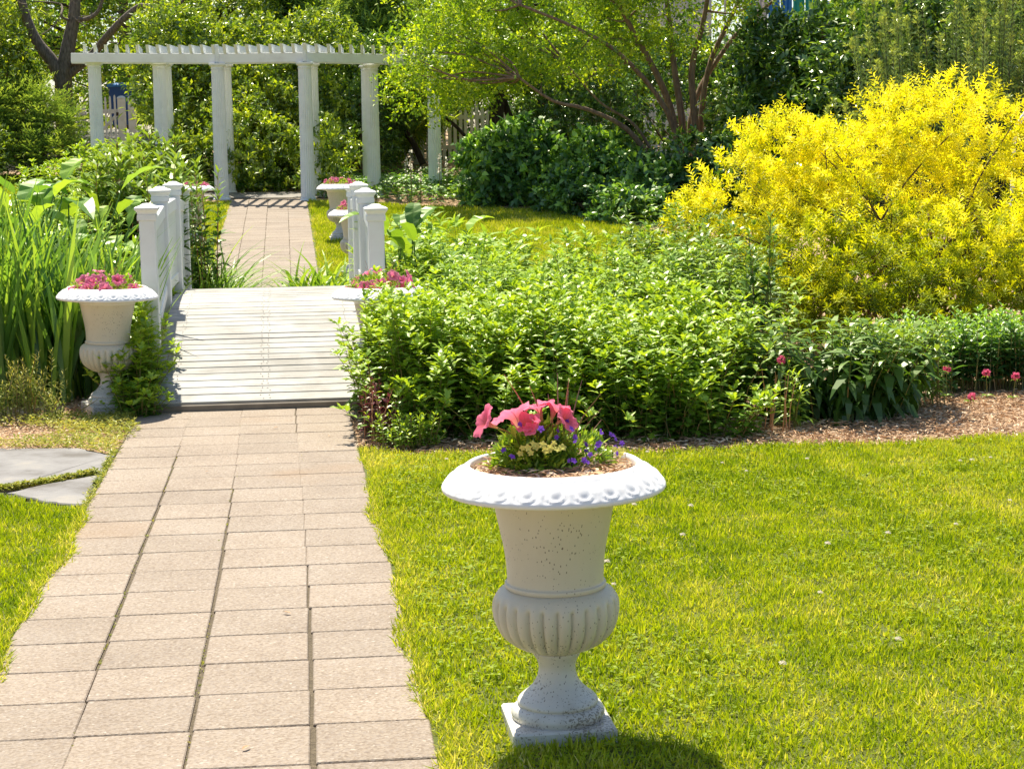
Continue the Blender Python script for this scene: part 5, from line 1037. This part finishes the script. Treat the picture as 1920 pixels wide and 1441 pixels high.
# crape myrtle with arching trunks
def cm(px, py, y=29.0): return (6.78 + (px - 1290) / 115.5, y, 1.56 + (260 - py) / 115.5)
cb = (6.9, 29.2, g(29.2))
CMC = [([cm(1228, 352, 28.3), cm(1200, 300, 28.2), cm(1150, 240, 28), cm(1075, 205, 27.8), cm(1010, 190, 27.6), cm(950, 150, 27.5)], .055, .018),
       ([cm(1236, 350, 28.4), cm(1215, 290, 28.6), cm(1180, 230, 28.8), cm(1120, 190, 28.9), cm(1060, 120, 29)], .035, .012),
       ([cm(1290, 370, 29.2), cm(1268, 230, 29.2), cm(1235, 150, 29), cm(1180, 60, 28.8), cm(1120, -40, 28.6)], .075, .03),
       ([cm(1300, 370, 29.3), cm(1285, 220, 29.3), cm(1270, 120, 29.3), cm(1262, 20, 29.4), cm(1240, -90, 29.3)], .07, .03),
       ([cm(1312, 370, 29.3), cm(1308, 230, 29.2), cm(1305, 130, 29.3), cm(1330, 40, 29.4), cm(1350, -60, 29.5)], .075, .03),
       ([cm(1322, 370, 29.5), cm(1330, 230, 29.6), cm(1350, 120, 29.7), cm(1395, 30, 29.8), cm(1440, -60, 29.9)], .06, .03),
       ([cm(1306, 370, 29.6), cm(1320, 200, 29.8), cm(1390, 90, 30.1), cm(1450, 30, 30.3), cm(1530, -30, 30.4)], .055, .022),
       ([cm(1282, 370, 29.0), cm(1245, 220, 28.6), cm(1150, 110, 28.3), cm(1060, 60, 28.1), cm(960, 20, 28)], .05, .02)]
CME = [(2.9, 28.6, 2.85, 1.0, .9, .62), (4.0, 28.4, 3.1, 1.1, .95, .62), (5.0, 28.7, 3.3, 1.1, .95, .7), (3.3, 29.0, 3.8, 1.2, 1.0, .6), (4.7, 29.2, 4.2, 1.4, 1.1, .8), (6.1, 29.0, 4.1, 1.3, 1.1, .8), (7.3, 29.6, 4.5, 1.2, 1.0, .75), (3.7, 28.3, 2.45, .75, .6, .3), (5.6, 29.6, 5.2, 2.0, 1.4, .9), (2.4, 28.9, 2.35, .55, .5, .4), (6.6, 29.4, 3.5, 1.0, .8, .5), (7.9, 29.8, 4.4, .9, .8, .6), (7.1, 29.0, 3.9, .9, .7, .5), (5.6, 28.9, 3.5, .9, .8, .5)]
tree('crape_myrtle', 'many stemmed tree with arching tan trunks and bright leaves', cb, CMC, CME, M_crape, 7000, 9, .062, .032, M_crapebark, KITE, .28, 60, lr=.022, tone=(.0, 1.0), gap=(1.5, -.22), rough=.25, lo=.45)
# dark-leaved evergreens, right middle
shrub('rhododendron', 'big dark glossy evergreen right of the crape myrtle trunks', [(8.3, 28.4, 1.9, 1.0, .9, 1.35), (9.2, 28.0, 2.1, .9, .9, 1.3), (7.8, 27.6, 1.2, .8, .7, .8), (9.3, 27.5, 3.0, .8, .8, .8), (8.6, 28.6, 2.9, .8, .7, .6)], M_dark, 3600, 10, .12, .046, HEX, .22, tone=(.0, 1.0), zmin=.5, stems=16, cat='shrub', lob=(90, .2, .42))
shrub('rhododendron', 'dark broadleaf evergreen at the top, above the yellow shrub', [(10.6, 28.6, 3.6, 1.0, .9, 1.2), (10.3, 28.2, 2.4, .9, .8, 1.2), (11.4, 28.8, 4.4, 1.2, .9, .9)], M_dark, 2300, 10, .115, .045, HEX, .24, tone=(.1, 1.0), zmin=.6, stems=12, lob=(70, .22, .45))
shrub('holly_bush', 'dark shrub mass in shade right of the picket fence', [(7.4, 33.2, 2.0, 1.5, 1.0, 1.25), (8.6, 33.0, 2.1, 1.2, 1.0, 1.2), (9.8, 33.5, 2.2, 1.5, 1.0, 1.5), (6.0, 34.4, 1.7, 1.1, .8, 1.0)], M_dark, 3600, 9, .10, .045, KITE, .25, tone=(.0, .8), zmin=.8)
# fastigiate plum yew
gl, gs = Geo(), Geo(); n = 300; xy = in_ellipse(n, 9.3, 22.1, 1.95, 1.1); e = (((xy - [9.3, 22.1]) / [1.85, 1.0]) ** 2).sum(1); hh = (4.0 - 1.3 * e) * U(.4, 1.04, n); ln = (xy - [9.3, 22.1]) * .18 + R.normal(0, .08, (n, 2))
stemmy(gl, gs, on_ground(xy), hh, ln, .056, .084, .016, KITE, per=6, start=.2, el=(62, 25), tone=(.0, .74), srad=.008, size=(1, 1, .85))
top = on_ground(xy) + np.c_[ln, hh]; i = np.repeat(np.arange(n), 34); az = U(0, 6.28, len(i)); leaves(gl, KITE, top[i] - np.c_[np.zeros((len(i), 2)), U(0, .12, len(i))], np.c_[np.cos(az), np.sin(az), U(.3, 1.6, len(i))], rdir(len(i)), .065, .014, U(.74, 1, len(i)))
m = 1900; k = R.integers(n, size=m); f = U(.3, 1, m); ctr = on_ground(xy)[k] + np.c_[ln[k] * (f ** 1.5)[:, None], hh[k] * f] + np.c_[R.normal(0, .07, m), -np.abs(R.normal(0, .10, m)), R.normal(0, .03, m)]
i = np.repeat(np.arange(m), 13); az = U(0, 6.28, len(i)); tt = U(.35, .95, m); leaves(gl, KITE, ctr[i], np.c_[np.cos(az), np.sin(az) - .25, U(-.1, 1.0, len(i))], rdir(len(i)) + [0, -.3, .6], .068 * U(.7, 1.2, len(i)), .015, np.clip(tt[i] + U(-.1, .1, len(i)), 0, 1))
plant('plum_yew', 'upright dark needled shrub with yellow green tips, behind the yellow shrub', (9.3, 22.1, g(22.1)), [('foliage', gl, M_yew), ('branches', gs, M_dbark)], 'shrub')
# white hoop at the frame edge
t = thing('garden_hoop', 'pale curved hoop half hidden behind the yellow shrub', 'hoop', (8.6, 19, 0)); a = np.linspace(PI, 0, 22)
q = Geo(); tube(q, np.r_[[[-.45, 0, 0]], np.c_[.45 * np.cos(a), 0 * a, 1.45 + .5 * np.sin(a)], [[.45, 0, 0]]], .028, 8); q.build('hoop', M_wood, t, origin=(0, 0, 0), smooth=True)

# bare-limbed old tree, upper left
def bt(px, py, y=37.0): return (-3.95 + (px - 120) / 95, y, 2.98 + (140 - py) / 95)
t = thing('bare_limbed_tree', 'old grey tree with bare twisted limbs behind the juniper', 'tree', (-4.0, 37, g(37))); gs = Geo()
for pts, r0, r1 in (([bt(112, 330), bt(110, 200), bt(112, 140), bt(125, 80), bt(138, 20), bt(142, -60)], .21, .09), ([bt(108, 150), bt(92, 115), bt(64, 75), bt(45, 20), bt(35, -50)], .15, .07), ([bt(120, 140), bt(165, 105), bt(205, 65, 36.6), bt(245, 30, 36.4), bt(272, 18, 36.3), bt(305, 36, 36.2)], .10, .035), ([bt(270, 20, 36.3), bt(320, 28, 36.1), bt(365, -10, 36)], .04, .02),
                    ([bt(136, 40), bt(165, 38, 36.7), bt(185, 25, 36.6), bt(200, -10, 36.5)], .05, .03), ([bt(125, 120), bt(160, 118, 36.5), bt(210, 110, 36.2)], .05, .02), ([bt(128, 40), bt(118, 35, 36.6), bt(112, 10), bt(70, 8, 36.5)], .03, .012)):
    tube(gs, curve_pts(pts, 18), np.linspace(r0, r1, 18), 9)
gs.build('trunk', M_bark, t, smooth=True)
for px, py in ((60, 15), (75, 5), (95, 35), (100, 25), (150, 48), (165, 55), (175, 40), (150, 15), (225, 45), (240, 35), (290, 10), (300, 18), (325, 30), (345, 15), (340, 0), (310, 45), (85, 70), (110, 50), (250, 55), (205, 85)):
    q = Geo(); c = bt(px, py, 36.2); d = np.array([U(-.35, .35), U(-.1, .1), U(-.1, .3)]); tube(q, curve_pts([c, np.array(c) + d * .5 + rdir(1)[0] * .05, np.array(c) + d + rdir(1)[0] * .08], 6), np.linspace(.014, .004, 6), 4); q.build('twig', M_bark, t)

# tall trees that close the background
def big(label, x, y, h, r, mat, ncl=1500, L=.12, W=.06, name='tree', tone=(0, 1), tpl=KITE, low=.28, gap=(1.1, -.25), twig=.4, lean=0.0, nl=9):
    z = g(y); E = []; k = 9
    for j in range(k):
        f = j / (k - 1); zz_ = z + h * (low + (1 - low) * f); rr = r * (1 - .55 * f ** 2) * U(.55, .8); a = U(0, 6.28); of = r * .5 * (1 - f * .6)
        E.append((x + of * math.cos(a) + lean * f, y + of * math.sin(a), zz_, rr, rr, h * .13))
    tree(name, label, (x, y, z), [([(x, y, z - .1), (x + .1, y, z + h * .4), (x + lean * .6, y, z + h * .85)], .13 + h * .012, .04)], E, mat, ncl, max(nl - 2, 6), L * 1.1, W * 1.15, M_dbark, tpl, twig, 22, tone=tone, gap=gap, rough=.25, lo=.4, lr=.045)
def conifer(label, x, y, h, r, ncl=1500, mat=M_juni, name='cedar_tree', L=.20, W=.032):
    z = g(y); E = []
    for j in range(15):
        f = j / 14; a = U(0, 6.28); rr = r * (1 - .8 * f) * U(.5, .75); of = r * .45 * (1 - f); E.append((x + of * math.cos(a), y + of * math.sin(a), z + h * (.16 + .84 * f), rr, rr, h * .04))
    tree(name, label, (x, y, z), [([(x, y, z - .1), (x, y, z + h * .5), (x, y, z + h * .97)], .12 + h * .012, .03)], E, mat, int(ncl * .8), 12, L * 1.1, W * 1.25, M_dbark, KITE, .5, 16, tone=(.0, .95), up=-.05, flat=.8, rough=.3, lo=.35, hang=.15, lr=.04)
conifer('feathery cedar above the middle of the pergola', .35, 38.6, 4.7, 1.7, 2600)
conifer('feathery cedar above the right columns of the pergola', 2.2, 37.4, 4.8, 1.5, 2400)
conifer('cedar right of the gate between pergola columns', -1.75, 39.6, 5.2, .8, 1300)
conifer('dark cedar behind the bare limbed tree', -6.2, 41.5, 5.5, 1.8, 1500)
big('yellow green broadleaf tree rising above the hedge', -1.0, 37.6, 4.4, 1.7, M_hedge, 2400, .085, .042)
big('shaded tree behind the bare limbs, over the gate', -2.9, 48.5, 6, 2.4, M_back, 1700)
big('leafy tree high over the gate and bins', -4.9, 44.6, 5.6, 2.0, M_back, 2200, .11, .055, low=.46, gap=(1.1, -.5), lean=1.3)
big('tree at the far left beyond the road', -7.4, 50, 6.2, 2.8, M_back, 1500)
big('tree leaning over the fence, its dark trunks showing behind the last column', 4.3, 35.2, 5.0, 2.2, M_crape, 2600, .085, .042, low=.42, tone=(0, .8))
big('dark leafy tree behind the picket fence, right of the cedars', 4.2, 41.5, 5.4, 2.4, M_back, 2200)
big('dark leafy tree behind the crape myrtle crown', 7.2, 40, 5.4, 2.6, M_back, 2200)
big('tall green tree beyond the blue canvas', 11.5, 52, 9.5, 3.0, M_back, 1300)
big('tree at the top right behind the upright yew', 14.0, 36, 5.6, 2.6, M_back, 1700)
big('tree at the right edge beyond the yew', 16.5, 33, 8, 2.6, M_back, 1100)
big('far tree over the pergola, left of the cedars', 0.0, 50, 6.5, 2.8, M_back, 1500)
big('far tree behind the hedge and holly', 4.0, 51, 6.8, 3.0, M_back, 1500)
big('far tree beyond the picket fence', 8.0, 51, 6.8, 2.8, M_back, 1400, low=.12)
big('far tree on the right beyond the dark evergreens', 16.0, 47, 9, 2.8, M_back, 1100, low=.12)
big('distant tree between the house and the canvas', 14, 62, 12, 3.4, M_back, 1300, .16, .08, low=.06, gap=(1.1, -.6))
big('far tree left of the road', -11, 52, 9, 2.8, M_back, 800, low=.15)
big('far tree behind the bins', -4.5, 56, 10, 3.0, M_back, 1200, low=.1)
for k, (x, y, h, lab) in enumerate(((-14, 60, 11, 'distant tree at the far left over the road'), (-8.5, 60, 12, 'distant tree left of the bins'), (-2.5, 62, 12, 'distant tree over the gate'), (3, 62, 12, 'distant tree over the hedge'), (8.5, 62, 12, 'distant tree over the picket fence'), (19, 58, 11, 'distant tree at the far right'), (24, 50, 10, 'distant tree right of the yew'))):
    big(lab, x, y, h, 3.4, M_back, 800, .19, .10, low=.06, gap=(1.1, -.6), nl=7)
# dark forked trunks by the fence
t = thing('forked_tree', 'dark forked trunk standing in front of the picket fence', 'tree', (4.9, 35.6, g(35.6))); gs = Geo()
def ft(px, py, y=35.6): return (4.9 + (px - 945) / 95, y, 1.55 + (250 - py) / 95)
for pts, r0, r1 in (([ft(975, 300), ft(972, 230), ft(985, 190), ft(990, 100)], .16, .09), ([ft(975, 270), ft(945, 235), ft(922, 200), ft(900, 130)], .10, .06), ([ft(905, 260), ft(912, 225), ft(900, 195), ft(880, 140)], .08, .05), ([ft(895, 300), ft(860, 265), ft(830, 228), ft(800, 200)], .05, .03), ([ft(760, 290), ft(745, 255), ft(730, 225), ft(735, 160)], .07, .04)):
    tube(gs, curve_pts(pts, 12), np.linspace(r0, r1, 12), 8)
gs.build('trunk', M_dbark, t, smooth=True); gl = Geo(); crown(gl, [(5.0, 35.4, 3.3, 1.3, .9, .6), (4.0, 35.4, 3.1, 1.0, .8, .6)], 800, 9, .08, .04, KITE, .3, tone=(0, .8), gap=(1.3, -.1)); gl.build('crown', M_crape, t)
# house, canvas tent beyond the trees
t = thing('garden_house', 'pale grey house wall glimpsed through the crape myrtle stems', 'house', (10.9, 47, g(47)))
M_house = simple_mat('pale_siding', (.62, .62, .62), .7, (.54, .54, .55)); M_roof = simple_mat('grey_shingle', (.10, .10, .11), .9); M_glass = simple_mat('window_glass', (.03, .035, .04), .08)
q = Geo(); box(q, -1.7, .55, 0, 4, -.1, 3.9); q.build('wall', M_house, t, origin=(0, 0, 0))
q = Geo(); q.add([[-2, -.3, 3.9], [.85, -.3, 3.9], [.85, 2, 5.4], [-2, 2, 5.4], [-2, 4.3, 3.9], [.85, 4.3, 3.9]], [[0, 1, 2, 3], [3, 2, 5, 4]]); q.F.append(np.array([[0, 3, 4], [1, 5, 2]])); q.build('roof', M_roof, t, origin=(0, 0, 0))
for wx in (-1.2, -.1):
    q = Geo(); box(q, wx - .3, wx + .3, -.03, -.003, 1.0, 2.1); wf = q.build('window', M_wood, t, origin=(0, 0, 0)); q = Geo(); box(q, wx - .25, wx + .25, -.04, -.032, 1.05, 2.05); q.build('pane', M_glass, wf, origin=(0, 0, 0))
t = thing('canvas_tent', 'bright blue and teal canvas glimpsed through the tree branches', 'tent', (12.9, 46, g(46)))
M_blue = simple_mat('blue_canvas', (.02, .17, .50), .7); M_teal = simple_mat('teal_canvas', (.02, .30, .27), .7)
q = Geo(); q.add([[-1.1, -1, 3.7], [1.1, -1, 3.7], [1.1, 1, 3.7], [-1.1, 1, 3.7], [0, 0, 4.6]], [[0, 1, 4], [1, 2, 4], [2, 3, 4], [3, 0, 4]]); q.build('roof', M_blue, t, origin=(0, 0, 0))
M_pale = simple_mat('pale_canvas', (.6, .6, .62), .7)
for k in range(7):
    x0 = -1.1 + k * 2.2 / 7; q = Geo(); m = 9; xx = np.linspace(x0 + .01, x0 + 2.2 / 7 - .01, m); V = []
    for j in range(m): V += [[xx[j], -1.0 + .035 * math.sin(j * 2.3 + k), .2], [xx[j], -1.0 + .03 * math.sin(j * 2.3 + k), 3.7]]
    q.add(V, [[2 * j, 2 * j + 2, 2 * j + 3, 2 * j + 1] for j in range(m - 1)]); q.build('side_curtain', (M_teal, M_pale, M_blue, M_blue, M_teal, M_teal, M_blue)[k], t, origin=(0, 0, 0))
for sx in (-1.1, 1.1):
    for sy in (-.95, .95):
        q = Geo(); tube(q, [(sx, sy, 0), (sx, sy, 3.7)], .03, 6); q.build('pole', M_wood, t, origin=(0, 0, 0))

# ------------------------------------------------------------------ small things
q = Geo(); leaves(q, OVAL, [[0, 0, 0]], [[1., 0, .1]], [[0, 0, 1.]], .035, .014, .3); FL = q.mesh('fallen_leaf', M_chip)
for x, y, a, s, lab in ((.235, 6.0, 2.6, 1.0, 'dry brown leaf on the middle of the paved path'), (.10, 4.63, .8, .9, 'thin curled brown leaf near the bottom edge of the path'), (.15, 10.05, .2, .9, 'brown leaf on the path close to the bridge'), (-.17, 8.75, .4, .5, 'tiny dark leaf on the path halfway to the bridge'), (.45, 9.7, 1.2, .6, 'dark leaf bit on the path near the leafy mound')):
    tag(obj('fallen_leaf', FL, loc=(x, y, .018), rot=(.1, -.1, a), scale=(s, s, s)), lab, 'leaf')
q = Geo(); d = rdir(40); d[:, 2] = np.abs(d[:, 2]); leaves(q, KITE, d * .004, d, rdir(40), .007, .0045, U(0, 1, 40)); CF = q.mesh('clover_flower', M_clover)
for k in range(46):
    x, y = U(.9, 4.2), U(4.6, 8.8)
    if not m_right(x, y) or (abs(x - .95) < .3 and abs(y - 4.7) < .4): continue
    tag(obj('clover_flower', CF, loc=(x, y, U(.03, .05)), scale=[U(.8, 1.3)] * 3), 'small white clover head in the lawn', 'flower', 'white clover heads scattered in the lawn')
